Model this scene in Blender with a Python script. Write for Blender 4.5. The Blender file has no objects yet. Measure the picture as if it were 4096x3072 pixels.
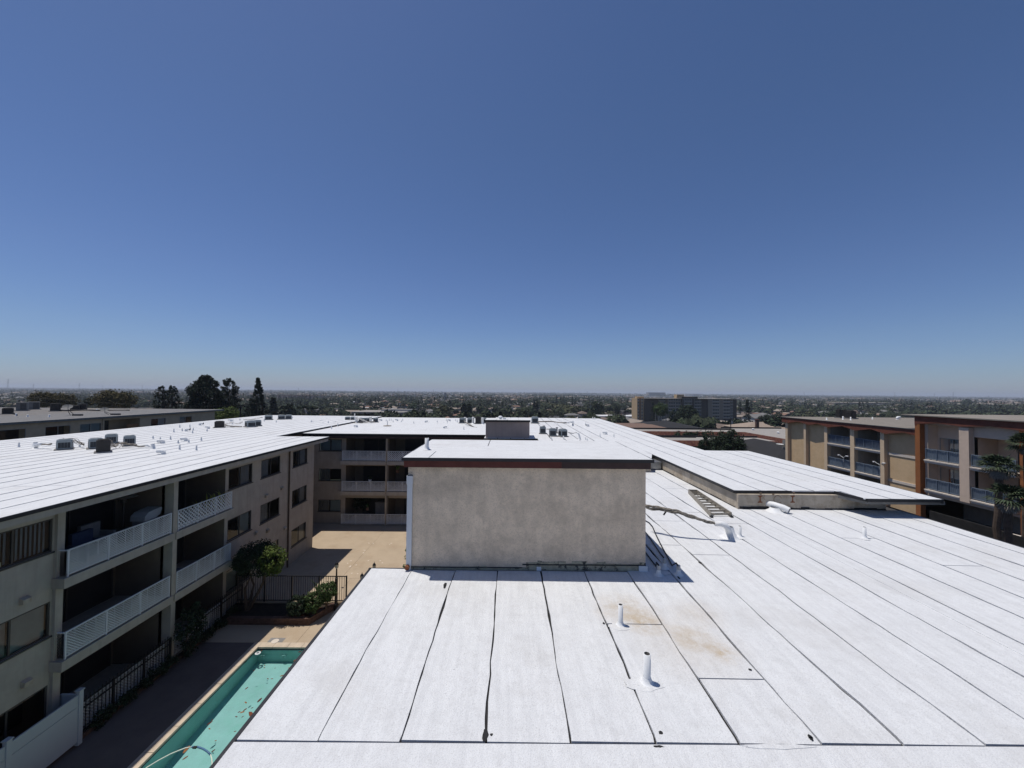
import bpy, math, random
import numpy as np
from mathutils import Matrix, Vector
R = random.Random(7)
rad = math.radians
SC = bpy.context.scene
COL = SC.collection

# ------------------------------------------------------------------ camera, sky, sun, exposure
FPX, HC = 1539.0, 11.1                       # focal length in photo pixels, camera height over the courtyard
CAM_ROT = Matrix.Rotation(rad(-0.2), 3, 'Z') @ Matrix.Rotation(rad(90 + 1.17), 3, 'X') @ Matrix.Rotation(rad(0.54), 3, 'Z')
cam = bpy.data.cameras.new('camera')
cam.sensor_width = 36.0
cam.lens = FPX / 4096 * 36.0
cam.clip_start, cam.clip_end = 0.1, 40000
camo = bpy.data.objects.new('camera', cam)
COL.objects.link(camo)
camo.matrix_world = Matrix.Translation((0, 0, HC)) @ CAM_ROT.to_4x4()
SC.camera = camo

SUN = Vector((-0.29, 0.13, 1.0)).normalized()            # towards the sun
elev, azim = math.asin(SUN.z), math.atan2(SUN.x, SUN.y)
w = bpy.data.worlds.new('World')
SC.world = w
w.use_nodes = True
nt = w.node_tree
bg = nt.nodes['Background']
sky = nt.nodes.new('ShaderNodeTexSky')
sky.sky_type = 'NISHITA'
sky.sun_disc = False
sky.sun_elevation, sky.sun_rotation = elev, azim
sky.altitude = 50
sky.air_density, sky.dust_density, sky.ozone_density = 1.0, 0.35, 4.0
hsv = nt.nodes.new('ShaderNodeHueSaturation')
hsv.inputs['Saturation'].default_value = 1.12
nt.links.new(sky.outputs[0], hsv.inputs['Color'])
geo_ = nt.nodes.new('ShaderNodeTexCoord')
sep_ = nt.nodes.new('ShaderNodeSeparateXYZ')
ramp_ = nt.nodes.new('ShaderNodeValToRGB')
mul_ = nt.nodes.new('ShaderNodeMix')
mul_.data_type, mul_.blend_type = 'RGBA', 'MULTIPLY'
mul_.inputs[0].default_value = 1.0
nt.links.new(geo_.outputs['Generated'], sep_.inputs[0])
nt.links.new(sep_.outputs[2], ramp_.inputs[0])
# the low air is bluer than the model's ozone-rich horizon: tint by altitude, the same all round
E_ = ramp_.color_ramp.elements
E_[0].position, E_[0].color = 0.0, (.84, .97, 1.50, 1)
E_[1].position, E_[1].color = .55, (1.20, 1.10, 1.20, 1)
for p_, c_ in ((.04, (.86, .98, 1.36, 1)), (.12, (1.02, 1.04, 1.28, 1)), (.25, (1.14, 1.07, 1.26, 1))):
    e_ = E_.new(p_); e_.color = c_
nt.links.new(hsv.outputs[0], mul_.inputs[6])
nt.links.new(ramp_.outputs[0], mul_.inputs[7])
nt.links.new(mul_.outputs[2], bg.inputs[0])
bg.inputs[1].default_value = 0.063
sl = bpy.data.lights.new('sun', 'SUN')
sl.energy, sl.angle, sl.color = 3.7, rad(0.5), (1.0, 0.95, 0.88)
so = bpy.data.objects.new('sun', sl)
COL.objects.link(so)
so.rotation_euler = (-SUN).to_track_quat('-Z', 'Y').to_euler()
SC.view_settings.view_transform = 'Standard'
SC.view_settings.look = 'None'
SC.view_settings.exposure = 0.0
SC.view_settings.gamma = 1.0
SC.view_settings.use_curve_mapping = False
SC.cycles.max_bounces = 8
SC.cycles.transparent_max_bounces = 12
SC.cycles.volume_bounces = 0


# ------------------------------------------------------------------ photo pixel -> point on a plane
def _ray(px, py):
    return CAM_ROT @ Vector(((px - 2048) / FPX, -(py - 1536) / FPX, -1.0))
def AZ(px, py, z):
    d = _ray(px, py)
    return Vector((0, 0, HC)) + d * ((z - HC) / d.z)
def AY(px, py, y):
    d = _ray(px, py)
    return Vector((0, 0, HC)) + d * (y / d.y)
def AX(px, py, x):
    d = _ray(px, py)
    return Vector((0, 0, HC)) + d * (x / d.x)
def PX(p):
    q = CAM_ROT.transposed() @ (Vector(p) - Vector((0, 0, HC)))
    return (2048 + FPX * q.x / -q.z, 1536 - FPX * q.y / -q.z)
def zoom(x0, y0, s):
    return lambda x, y: (x0 + x * s, y0 + y * s)
Z1, Z2, Z3, Z4, Z5 = zoom(0, 1540, .2803), zoom(600, 1460, .31646), zoom(1240, 1540, .3255), zoom(1940, 1540, .2803), zoom(2500, 1560, .28933)
Z6, Z7, Z8 = zoom(3080, 1560, .29538), zoom(3600, 1560, .41576), zoom(2560, 1820, .28933)


# ------------------------------------------------------------------ materials
MAT = {}
def nodes(m):
    return m.node_tree.nodes, m.node_tree.links
def mat(name, col, rough=.85, var=.12, scale=3.0, bump=.0, bscale=40, spec=.3, metal=0, streak=0, dirt=None, island=0, objrand=0, grain=0, sst=(7.0, 7.0, .45)):
    m = bpy.data.materials.new(name)
    m.use_nodes = True
    N, L = nodes(m)
    b = N['Principled BSDF']
    b.inputs['Roughness'].default_value = rough
    b.inputs['Metallic'].default_value = metal
    b.inputs['Specular IOR Level'].default_value = spec
    geo = N.new('ShaderNodeNewGeometry')
    out = None
    def rgb(c):
        n = N.new('ShaderNodeRGB')
        n.outputs[0].default_value = (*c, 1)
        return n.outputs[0]
    def mix(a, bb, f, mode='MIX'):
        n = N.new('ShaderNodeMix')
        n.data_type = 'RGBA'
        n.blend_type = mode
        if isinstance(f, float): n.inputs[0].default_value = f
        else: L.new(f, n.inputs[0])
        L.new(a, n.inputs[6]); L.new(bb, n.inputs[7])
        return n.outputs[2]
    def noise(sc, det=4, vec=None, rough=.6):
        n = N.new('ShaderNodeTexNoise')
        n.inputs['Scale'].default_value = sc
        n.inputs['Detail'].default_value = det
        n.inputs['Roughness'].default_value = rough
        L.new(vec if vec is not None else geo.outputs['Position'], n.inputs['Vector'])
        return n.outputs[0]
    def ramp(v, a, bb, lo=0, hi=1):
        n = N.new('ShaderNodeMapRange')
        n.inputs[1].default_value, n.inputs[2].default_value = a, bb
        n.inputs[3].default_value, n.inputs[4].default_value = lo, hi
        L.new(v, n.inputs[0])
        return n.outputs[0]
    def stretch(s):
        n = N.new('ShaderNodeVectorMath')
        n.operation = 'MULTIPLY'
        L.new(geo.outputs['Position'], n.inputs[0])
        n.inputs[1].default_value = s
        return n.outputs[0]
    lo = tuple(c * (1 - var) for c in col)
    hi = tuple(min(1, c * (1 + var)) for c in col)
    out = mix(rgb(lo), rgb(hi), ramp(noise(scale, 6), .3, .7))
    if streak:
        out = mix(out, rgb(tuple(c * .55 for c in col)), ramp(noise(1.0, 5, stretch(sst)), .48, .8, 0, streak))
    if grain:
        out = mix(out, rgb(tuple(c * .5 for c in col)), ramp(noise(34, 3, rough=.7), .50, .72, 0, grain))
    if dirt:
        out = mix(out, rgb(dirt[0]), ramp(noise(dirt[1], 7, rough=.7), dirt[2], dirt[3], 0, dirt[4]))
    if island or objrand:
        if objrand:
            oi = N.new('ShaderNodeObjectInfo'); v = oi.outputs['Random']; k = objrand
        else:
            v = geo.outputs['Random Per Island']; k = island
        hs = N.new('ShaderNodeHueSaturation')
        L.new(ramp(v, 0, 1, 1 - k, 1 + k), hs.inputs['Value'])
        L.new(ramp(v, 0, 1, .5 - .02 * (k > .2), .5 + .02 * (k > .2)), hs.inputs['Hue'])
        L.new(out, hs.inputs['Color'])
        out = hs.outputs[0]
    L.new(out, b.inputs['Base Color'])
    if bump:
        bp = N.new('ShaderNodeBump')
        bp.inputs['Strength'].default_value = bump
        bp.inputs['Distance'].default_value = .02
        L.new(noise(bscale, 4), bp.inputs['Height'])
        L.new(bp.outputs[0], b.inputs['Normal'])
    MAT[name] = m
    m['_h'] = 0
    return m, (N, L, b, geo, rgb, mix, noise, ramp, stretch, out)

# white elastomeric roof coating: granules, rolled streaks, specks and a few rust stains of their own shape
def white_coating(name, stains, ax, base=(.70, .712, .718)):
    m, (N, L, b, geo, rgb, mix, noise, ramp, stretch, out) = mat(name, base, .72, .03, 1.3, .6, 45, .25)
    s = (9.0, .7, 1) if ax == 'y' else (.7, 9.0, 1)
    out = mix(out, rgb((.58, .59, .60)), ramp(noise(1.0, 6, stretch(s), .7), .42, .68, 0, .68))
    out = mix(out, rgb((.42, .42, .42)), ramp(noise(70, 3), .52, .68, 0, .55))
    out = mix(out, rgb((.16, .16, .16)), ramp(noise(11, 8, rough=.75), .67, .71, 0, .75))
    out = mix(out, rgb((.46, .44, .41)), ramp(noise(.55, 6, rough=.7), .52, .78, 0, .42))
    out = mix(out, rgb((.50, .50, .50)), ramp(noise(4.5, 6, rough=.78), .48, .68, 0, .42))
    for (x, y, r, k) in stains:
        d = N.new('ShaderNodeVectorMath'); d.operation = 'DISTANCE'
        sc = N.new('ShaderNodeVectorMath'); sc.operation = 'MULTIPLY'
        L.new(geo.outputs['Position'], sc.inputs[0]); sc.inputs[1].default_value = (1, 1, 0)
        L.new(sc.outputs[0], d.inputs[0]); d.inputs[1].default_value = (x, y, 0)
        f = ramp(d.outputs['Value'], r, r * .1)
        mu = N.new('ShaderNodeMath'); mu.operation = 'MULTIPLY'
        L.new(f, mu.inputs[0]); L.new(ramp(noise(5, 7, rough=.75), .38, .60, .15, k), mu.inputs[1])
        out = mix(out, rgb((.41, .30, .16)), mu.outputs[0])
    L.new(out, b.inputs['Base Color'])
    return m
_st = [AZ(*p, 7.1) for p in ((2500, 2440), (2575, 2490), (2770, 2555), (2890, 2612), (2790, 2450), (2300, 2235))]
white_coating('white_roof', [(_st[0].x, _st[0].y, .7, .55), (_st[1].x, _st[1].y, .45, .7), (_st[2].x, _st[2].y, .42, .65), (_st[3].x, _st[3].y, .30, .75), (_st[4].x, _st[4].y, .6, .3), (_st[1].x + .5, _st[1].y - .5, 1.1, .28)], 'y')
white_coating('white_roof_cross', [], 'x')
mat('white_paint', (.74, .75, .75), .55, .05, 6, .15, 30)
mat('tar', (.018, .018, .019), .8, .3, 9, .3, 30)
mat('flashing', (.028, .028, .03), .5, .2, 4)
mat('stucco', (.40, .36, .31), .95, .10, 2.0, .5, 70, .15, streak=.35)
mat('loggia_shaded', (.17, .14, .11), .95, .1, 2.0, .3, 60, .15)  # stucco darkened so the loggia's deep shade sits in the colour
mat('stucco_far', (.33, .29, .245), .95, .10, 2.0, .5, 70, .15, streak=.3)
mat('stucco_penthouse', (.74, .615, .475), .95, .10, 2.2, .9, 38, .15, streak=.5, dirt=((.47, .39, .30), 1.9, .45, .63, .65), grain=.55, sst=(4.0, 4.0, .8))
mat('stucco_rear', (.46, .365, .32), .95, .08, 2.0, .5, 60, .15, streak=.3)
mat('stucco_curb', (.46, .40, .32), .95, .14, 2.0, .8, 40, .15, streak=.5, dirt=((.26, .20, .14), 2.2, .5, .66, .7))
mat('base_patch', (.40, .37, .27), .9, .25, 9, .8, 30, dirt=((.04, .04, .04), 6, .52, .58, .9))
mat('red_fascia', (.115, .034, .026), .7, .25, 3.0, .3, 30, streak=.6)
mat('dark_fascia', (.055, .033, .03), .7, .25, 3.0, .3, 30)
mat('grey_board', (.16, .16, .155), .7, .2, 4)
mat('white_vinyl', (.60, .62, .64), .5, .03, 5)
mat('white_fence', (.44, .47, .49), .5, .03, 1.5)
mat('black_iron', (.012, .012, .013), .45, .2, 10, 0, 30, .4)
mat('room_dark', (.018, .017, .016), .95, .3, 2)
mat('door_dark', (.03, .03, .032), .3, .2, 2)
mat('alu', (.32, .32, .31), .45, .1, 5, metal=.5)
mat('bronze_frame', (.06, .055, .05), .5, .1, 5)
mat('blind', (.42, .50, .52), .8, .1, 3)
mat('curtain', (.46, .46, .45), .9, .12, 4)
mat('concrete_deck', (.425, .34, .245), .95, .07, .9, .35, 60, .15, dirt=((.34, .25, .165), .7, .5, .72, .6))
mat('concrete_deck_shaded', (.15, .12, .105), .95, .12, .9, .3, 60, .15, dirt=((.10, .08, .07), .7, .5, .72, .6))  # darker copy of the deck concrete: poolside shade is put into its colour
mat('concrete_kerb', (.36, .28, .19), .95, .07, .9, .3, 60, .15)  # tan concrete of the fence kerb
mat('coping', (.52, .43, .33), .9, .15, 3, .3, 40)
mat('pool_paint', (.25, .445, .425), .75, .08, 1.6, .1, 20, dirt=((.19, .42, .36), 1.3, .48, .66, .6))
mat('pool_tile', (.012, .022, .04), .3, .4, 12)
mat('brick', (.11, .065, .05), .9, .25, 6, .6, 40, objrand=.2)
mat('soil', (.03, .022, .016), .95, .4, 6, .6, 20)
mat('bark_mulch', (.12, .05, .03), .95, .4, 12, .6, 30)
mat('asphalt', (.045, .045, .047), .95, .2, 1.5, .3, 60)
mat('ac_light', (.27, .305, .32), .5, .10, 5, metal=.2)
mat('ac_dark', (.032, .029, .027), .6, .25, 6)
mat('ac_grille', (.03, .036, .045), .5, .3, 20)
mat('pad', (.22, .21, .20), .9, .2, 6)
mat('steel', (.30, .31, .32), .4, .15, 6, metal=.7)
mat('ladder_metal', (.30, .27, .22), .5, .25, 9, metal=.4)
mat('line_set', (.26, .235, .20), .8, .45, 14)
mat('line_white', (.66, .64, .60), .7, .25, 12)
mat('black_cable', (.014, .014, .015), .5, .2, 10)
mat('rust_paint', (.20, .075, .035), .9, .3, 14)
mat('faint_paint', (.25, .17, .11), .9, .3, 14)
mat('tan_wall', (.60, .435, .26), .95, .07, 1.5, .4, 60, .15, dirt=((.52, .36, .19), 1.4, .5, .68, .6))
mat('tan_pillar', (.64, .49, .33), .95, .06, 2, .3, 60)
mat('orange_wall', (.30, .112, .04), .9, .12, 2, .3, 50)
mat('brown_fascia', (.15, .05, .032), .8, .2, 2)
mat('pink_stucco', (.62, .49, .385), .95, .06, 2, .4, 60)
mat('pale_band', (.62, .55, .47), .9, .06, 3)
mat('blue_rail', (.065, .085, .13), .5, .1, 8)
mat('blue_rail_light', (.16, .20, .25), .45, .1, 8)
mat('grey_gravel_roof', (.19, .18, .17), .95, .14, 1.2, .4, 60, dirt=((.34, .28, .20), .25, .52, .7, .6))
mat('grey_sheet', (.21, .205, .20), .95, .1, 1.2, .4, 60)
mat('tan_sheet', (.24, .215, .185), .95, .12, 1.0, .4, 60)
mat('grey_wall', (.44, .345, .245), .95, .1, 2, .3, 60)
mat('roof_tile_red', (.135, .052, .036), .85, .18, 2.5, .2, 30, island=.25)
mat('flat_roof_pale', (.30, .28, .255), .95, .10, .5, .2, 30)
mat('shingle_dark', (.026, .026, .028), .95, .12, 1.2, .4, 60)
mat('shingle_brown', (.17, .11, .082), .95, .12, 1.2, .4, 60)
mat('shingle_tan', (.30, .24, .19), .95, .12, 1.2, .4, 60)
mat('tower_grey', (.17, .14, .112), .95, .06, .3)
mat('tower_dark', (.095, .08, .068), .95, .06, .3)
mat('tower_light', (.27, .228, .185), .95, .06, .3)
mat('tower_tan', (.45, .33, .20), .95, .06, .3)
mat('tower_frame', (.40, .375, .34), .7, .05, .5)
mat('tower_pane', (.018, .02, .024), .25, .2, .5)
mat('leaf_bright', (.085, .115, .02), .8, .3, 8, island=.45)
mat('leaf_mid', (.05, .08, .022), .8, .3, 3, island=.4)
mat('leaf_dark', (.022, .036, .017), .85, .3, 2, island=.4)
mat('leaf_conifer', (.016, .026, .015), .85, .3, 1, island=.5)
mat('leaf_olive', (.085, .070, .028), .85, .3, 1, island=.3)
mat('leaf_palm', (.036, .052, .024), .7, .3, 3, island=.4)
mat('leaf_city', (.038, .050, .025), .9, .35, .02, island=.35)
mat('leaf_city_dark', (.022, .031, .018), .9, .35, .02, island=.35)
mat('leaf_city_olive', (.055, .058, .026), .9, .35, .02, island=.35)
mat('flower_red', (.35, .05, .03), .7, .3, 8)
mat('trunk', (.09, .065, .048), .95, .3, 6, .6, 20)
mat('trunk_pale', (.45, .42, .38), .95, .2, 2)
mat('fallen_leaf', (.16, .055, .025), .9, .4, 9, objrand=.5)
mat('yellow_plant', (.24, .23, .05), .8, .3, 8, island=.3)
mat('fabric_grey', (.20, .20, .20), .95, .15, 6)
mat('fabric_white', (.36, .37, .38), .9, .08, 4)
mat('denim', (.03, .045, .09), .95, .2, 6)
mat('hose_blue', (.07, .16, .28), .5, .1, 8)
mat('hose_white', (.66, .72, .62), .5, .1, 8)
mat('wood_board', (.22, .115, .06), .9, .2, 4, streak=.3)
mat('pole_wood', (.035, .028, .023), .95, .2, 4)
mat('lamp_glass', (.5, .48, .40), .3, .1, 4)
mat('pylon', (.20, .22, .24), .6, .1, 1)
mat('chalk', (.60, .52, .42), .95, .1, 8)
for nm, c in (('house_white', (.55, .53, .50)), ('house_cream', (.42, .37, .30)), ('house_tan', (.34, .27, .205)), ('house_grey', (.26, .25, .245)), ('house_pink', (.36, .27, .23))):
    mat(nm, c, .95, .06, .3)
for nm, c in (('roof_grey', (.17, .165, .16)), ('roof_brown', (.15, .115, .095)), ('roof_tan', (.27, .225, .185)), ('roof_terracotta', (.20, .122, .09)), ('roof_dark', (.06, .06, .062)), ('roof_white', (.62, .62, .62))):
    mat(nm, c, .95, .1, .3)

def glass_mat(name, tint, k):
    m = bpy.data.materials.new(name)
    m.use_nodes = True
    N, L = nodes(m)
    N.remove(N['Principled BSDF'])
    t, g, f, x = N.new('ShaderNodeBsdfTransparent'), N.new('ShaderNodeBsdfGlossy'), N.new('ShaderNodeFresnel'), N.new('ShaderNodeMixShader')
    t.inputs[0].default_value = (*tint, 1)
    g.inputs['Roughness'].default_value = .02
    if name == 'pool_water':
        nz, bp = N.new('ShaderNodeTexNoise'), N.new('ShaderNodeBump')
        nz.inputs['Scale'].default_value = 5
        bp.inputs['Strength'].default_value, bp.inputs['Distance'].default_value = .25, .03
        gp_ = N.new('ShaderNodeNewGeometry')
        L.new(gp_.outputs['Position'], nz.inputs['Vector']); L.new(nz.outputs[0], bp.inputs['Height'])
        L.new(bp.outputs[0], g.inputs['Normal']); L.new(bp.outputs[0], f.inputs['Normal'])
    f.inputs[0].default_value = k
    L.new(f.outputs[0], x.inputs[0]); L.new(t.outputs[0], x.inputs[1]); L.new(g.outputs[0], x.inputs[2])
    L.new(x.outputs[0], N['Material Output'].inputs[0])
    MAT[name] = m
glass_mat('window_glass', (.70, .73, .74), 1.5)
glass_mat('pool_water', (.90, .97, .97), 1.30)

# the plain: asphalt, dry yards, lawns and tree litter in patches
def plain_mat():
    m, (N, L, b, geo, rgb, mix, noise, ramp, stretch, out) = mat('plain_ground', (.105, .092, .078), .95, .25, .05, 0)
    v = N.new('ShaderNodeTexVoronoi'); v.inputs['Scale'].default_value = .022
    L.new(geo.outputs['Position'], v.inputs['Vector'])
    cr = N.new('ShaderNodeValToRGB')
    cr.color_ramp.interpolation = 'CONSTANT'
    els = [(0, (.035, .042, .022)), (.3, (.10, .088, .072)), (.5, (.028, .036, .019)), (.68, (.13, .118, .105)), (.86, (.06, .06, .055)), (.95, (.26, .25, .24))]
    cr.color_ramp.elements[0].color = (*els[0][1], 1)
    cr.color_ramp.elements[1].position, cr.color_ramp.elements[1].color = els[1][0], (*els[1][1], 1)
    for p, c in els[2:]:
        e = cr.color_ramp.elements.new(p); e.color = (*c, 1)
    sp = N.new('ShaderNodeSeparateColor'); L.new(v.outputs['Color'], sp.inputs[0])
    L.new(sp.outputs[0], cr.inputs[0])
    o = mix(cr.outputs[0], rgb((.026, .034, .018)), ramp(noise(.012, 6), .45, .6, 0, .8))
    L.new(o, b.inputs['Base Color'])
plain_mat()


# ------------------------------------------------------------------ mesh helpers
class MB:
    """collects faces; M maps local (u, depth, z) to world"""
    def __init__(s, M=None):
        s.v, s.f, s.m, s.M = [], [], [], M
    def add(s, vs, fs, m=0):
        n = len(s.v)
        s.v += [tuple(s.M(*p)) if s.M else tuple(p) for p in vs]
        s.f += [tuple(i + n for i in f) for f in fs]
        s.m += [m] * len(fs)
        return s
    def box(s, x0, x1, y0, y1, z0, z1, m=0):
        return s.add([(x0, y0, z0), (x1, y0, z0), (x1, y1, z0), (x0, y1, z0), (x0, y0, z1), (x1, y0, z1), (x1, y1, z1), (x0, y1, z1)],
                     [(0, 3, 2, 1), (4, 5, 6, 7), (0, 1, 5, 4), (1, 2, 6, 5), (2, 3, 7, 6), (3, 0, 4, 7)], m)
    def quad(s, a, b, c, d, m=0):
        return s.add([a, b, c, d], [(0, 1, 2, 3)], m)
    def prism(s, poly, z0, z1, m=0):
        n = len(poly)
        return s.add([(x, y, z0) for x, y in poly] + [(x, y, z1) for x, y in poly],
                     [tuple(range(n))[::-1], tuple(range(n, 2 * n))] + [(i, (i + 1) % n, n + (i + 1) % n, n + i) for i in range(n)], m)
    def tube(s, pts, r, n=8, m=0, caps=True):
        pts = [Vector(p) for p in pts]
        rs = r if isinstance(r, (list, tuple)) else [r] * len(pts)
        vs = []
        up0 = None
        for i, p in enumerate(pts):
            t = (pts[min(i + 1, len(pts) - 1)] - pts[max(i - 1, 0)])
            t = t.normalized() if t.length > 1e-9 else Vector((0, 0, 1))
            a = Vector((0, 0, 1)) if abs(t.z) < .9 else Vector((1, 0, 0))
            if up0 is not None: a = up0
            u = (a - t * a.dot(t))
            u = u.normalized() if u.length > 1e-6 else t.orthogonal().normalized()
            up0 = u
            wv = t.cross(u)
            for k in range(n):
                q = 2 * math.pi * k / n
                vs.append(p + (u * math.cos(q) + wv * math.sin(q)) * rs[i])
        fs = [(i * n + k, i * n + (k + 1) % n, (i + 1) * n + (k + 1) % n, (i + 1) * n + k) for i in range(len(pts) - 1) for k in range(n)]
        if caps:
            fs += [tuple(range(n))[::-1], tuple(range((len(pts) - 1) * n, len(pts) * n))]
        return s.add(vs, fs, m)
    def bar(s, a, b, wd, m=0):
        return s.tube([a, b], wd * .7071, 4, m)
    def lathe(s, prof, c=(0, 0, 0), n=12, m=0):
        vs = [(c[0] + r * math.cos(2 * math.pi * k / n), c[1] + r * math.sin(2 * math.pi * k / n), c[2] + z) for r, z in prof for k in range(n)]
        return s.add(vs, [(i * n + k, i * n + (k + 1) % n, (i + 1) * n + (k + 1) % n, (i + 1) * n + k) for i in range(len(prof) - 1) for k in range(n)], m)
    def mesh(s, name, mats, off=(0, 0, 0), smooth=False):
        me = bpy.data.meshes.new(name)
        o = Vector(off)
        me.from_pydata([tuple(Vector(p) - o) for p in s.v], [], s.f)
        for x in (mats if isinstance(mats, (list, tuple)) else [mats]):
            me.materials.append(MAT[x])
        if any(s.m): me.polygons.foreach_set('material_index', s.m)
        if smooth: me.polygons.foreach_set('use_smooth', [True] * len(s.f))
        me.update()
        return me
    def build(s, name, mats, parent=None, smooth=False, **props):
        off = Vector((0, 0, 0))
        q = parent
        while q is not None:
            off += q.location
            q = q.parent
        o = bpy.data.objects.new(name, s.mesh(name, mats, off, smooth))
        COL.objects.link(o)
        if parent is not None: o.parent = parent
        for k, v in props.items(): o[k] = v
        return o

def thing(name, label, cat, loc=(0, 0, 0), group=None):
    o = bpy.data.objects.new(name, None)
    COL.objects.link(o)
    o.location = loc
    o.empty_display_size = .2
    o['label'], o['category'] = label, cat
    if group: o['group'] = group
    return o
def copy_tree(o, parent=None):
    c = o.copy()
    COL.objects.link(c)
    c.parent = parent
    for ch in KIDS.get(o.name, [x for x in o.children]):
        copy_tree(ch, c)
    return c
KIDS = {}
def struct(mb, name, m):
    return mb.build(name, m, None, kind='structure')
ORD = ['first', 'second', 'third', 'fourth', 'fifth', 'sixth', 'seventh', 'eighth', 'ninth', 'tenth', 'eleventh', 'twelfth', 'thirteenth', 'fourteenth', 'fifteenth', 'sixteenth',
       'seventeenth', 'eighteenth', 'nineteenth', 'twentieth', 'twenty-first', 'twenty-second', 'twenty-third', 'twenty-fourth', 'twenty-fifth', 'twenty-sixth', 'twenty-seventh', 'twenty-eighth', 'twenty-ninth', 'thirtieth', 'thirty-first', 'thirty-second', 'thirty-third', 'thirty-fourth', 'thirty-fifth', 'thirty-sixth', 'thirty-seventh', 'thirty-eighth', 'thirty-ninth', 'fortieth'] + ['forty-' + k for k in ('first', 'second', 'third', 'fourth', 'fifth', 'sixth', 'seventh', 'eighth', 'ninth')] + ['fiftieth'] + ['fifty-' + k for k in ('first', 'second', 'third', 'fourth', 'fifth', 'sixth', 'seventh', 'eighth', 'ninth')]

def wall(mb, u0, u1, z0, z1, d, holes, reveal=.12, m=0):
    us = sorted({u0, u1, *[h[0] for h in holes], *[h[1] for h in holes]})
    zs = sorted({z0, z1, *[h[2] for h in holes], *[h[3] for h in holes]})
    for a, b in zip(us, us[1:]):
        for c, e in zip(zs, zs[1:]):
            um, zm = (a + b) / 2, (c + e) / 2
            if not any(h[0] < um < h[1] and h[2] < zm < h[3] for h in holes):
                mb.quad((a, d, c), (b, d, c), (b, d, e), (a, d, e), m)
    for h in holes:
        a, b, c, e = h[:4]
        r = h[4] if len(h) > 4 else reveal
        mb.quad((a, d, c), (a, d - r, c), (a, d - r, e), (a, d, e), m)
        mb.quad((b, d, c), (b, d - r, c), (b, d - r, e), (b, d, e), m)
        mb.quad((a, d, c), (b, d, c), (b, d - r, c), (a, d - r, c), m)
        mb.quad((a, d, e), (b, d, e), (b, d - r, e), (a, d - r, e), m)

def window(parent, M, u0, u1, z0, z1, d, covers=(None, None), frame='bronze_frame', blown=False):
    """sliding window: the frame is the part, panes and blinds its sub-parts"""
    f = MB(M)
    t, dd = .045, d - .07
    um = (u0 + u1) / 2
    f.box(u0, u1, dd, dd + .05, z0, z0 + t).box(u0, u1, dd, dd + .05, z1 - t, z1)
    for a in (u0, um - t / 2, u1 - t): f.box(a, a + t, dd + .001, dd + .049, z0 + t, z1 - t)
    f.box(u0 - .05, u1 + .05, d + .001, d + .04, z0 - .045, z0 - .002)
    fo = f.build('window', frame, parent)
    for k, (a, b) in enumerate(((u0 + t, um - t / 2), (um + t / 2, u1 - t))):
        MB(M).quad((a, dd + .025, z0 + t), (b, dd + .025, z0 + t), (b, dd + .025, z1 - t), (a, dd + .025, z1 - t)).build('pane', 'window_glass', fo)
        c = covers[k]
        if c in ('slats', 'curtain'):
            q = MB(M)
            n = max(4, int((b - a) / (.105 if c == 'slats' else .07)))
            for i in range(n):
                x0, x1 = a + (b - a) * i / n, a + (b - a) * (i + .92) / n
                o = -.02 if i % 2 else .015
                if c == 'slats': q.quad((x0, dd - .05, z0 + .05), (x1, dd - .11, z0 + .05), (x1, dd - .11, z1 - t), (x0, dd - .05, z1 - t))
                else: q.quad((x0, dd - .07 + o, z0 + .03), (a + (b - a) * (i + 1) / n, dd - .07 - o, z0 + .03), (a + (b - a) * (i + 1) / n, dd - .07 - o, z1 - t), (x0, dd - .07 + o, z1 - t))
            q.build('vertical_blind' if c == 'slats' else 'curtain', 'blind' if c == 'slats' else 'curtain', fo)
        elif c == 'shade':
            MB(M).quad((a, dd - .06, z0 + .02), (b, dd - .06, z0 + .02), (b, dd - .06, z1 - t), (a, dd - .06, z1 - t)).build('roller_blind', 'blind', fo)
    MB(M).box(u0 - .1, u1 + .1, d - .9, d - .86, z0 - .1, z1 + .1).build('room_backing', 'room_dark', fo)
    return fo

def lattice(M, u0, u1, z0, z1, d, pitch, wd):
    q = MB(M)
    L_ = z1 - z0
    for sgn, dep in ((1, d), (-1, d + .012)):
        c = u0 - L_
        while c < u1 + L_:
            # strip centre line: u = c + sgn*(z - z0) (+L for the falling ones)
            pa, pb = [], []
            s0 = c if sgn > 0 else c + L_
            za, zb = z0, z1
            ua, ub = s0, s0 + sgn * L_
            def clip(u):
                return z0 + (u - s0) * sgn
            lo, hi = (ua, ub) if ua < ub else (ub, ua)
            a, b = max(lo, u0), min(hi, u1)
            if b - a > .02:
                h = wd * .7
                q.add([(a, dep, clip(a) - h), (b, dep, clip(b) - h), (b, dep, min(z1, clip(b) + h)), (a, dep, min(z1, clip(a) + h)),
                       (a, dep - .008, clip(a) - h), (b, dep - .008, clip(b) - h), (b, dep - .008, min(z1, clip(b) + h)), (a, dep - .008, min(z1, clip(a) + h))],
                      [(0, 1, 2, 3), (4, 7, 6, 5), (0, 4, 5, 1), (3, 2, 6, 7)])
            c += pitch
    return q

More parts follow.
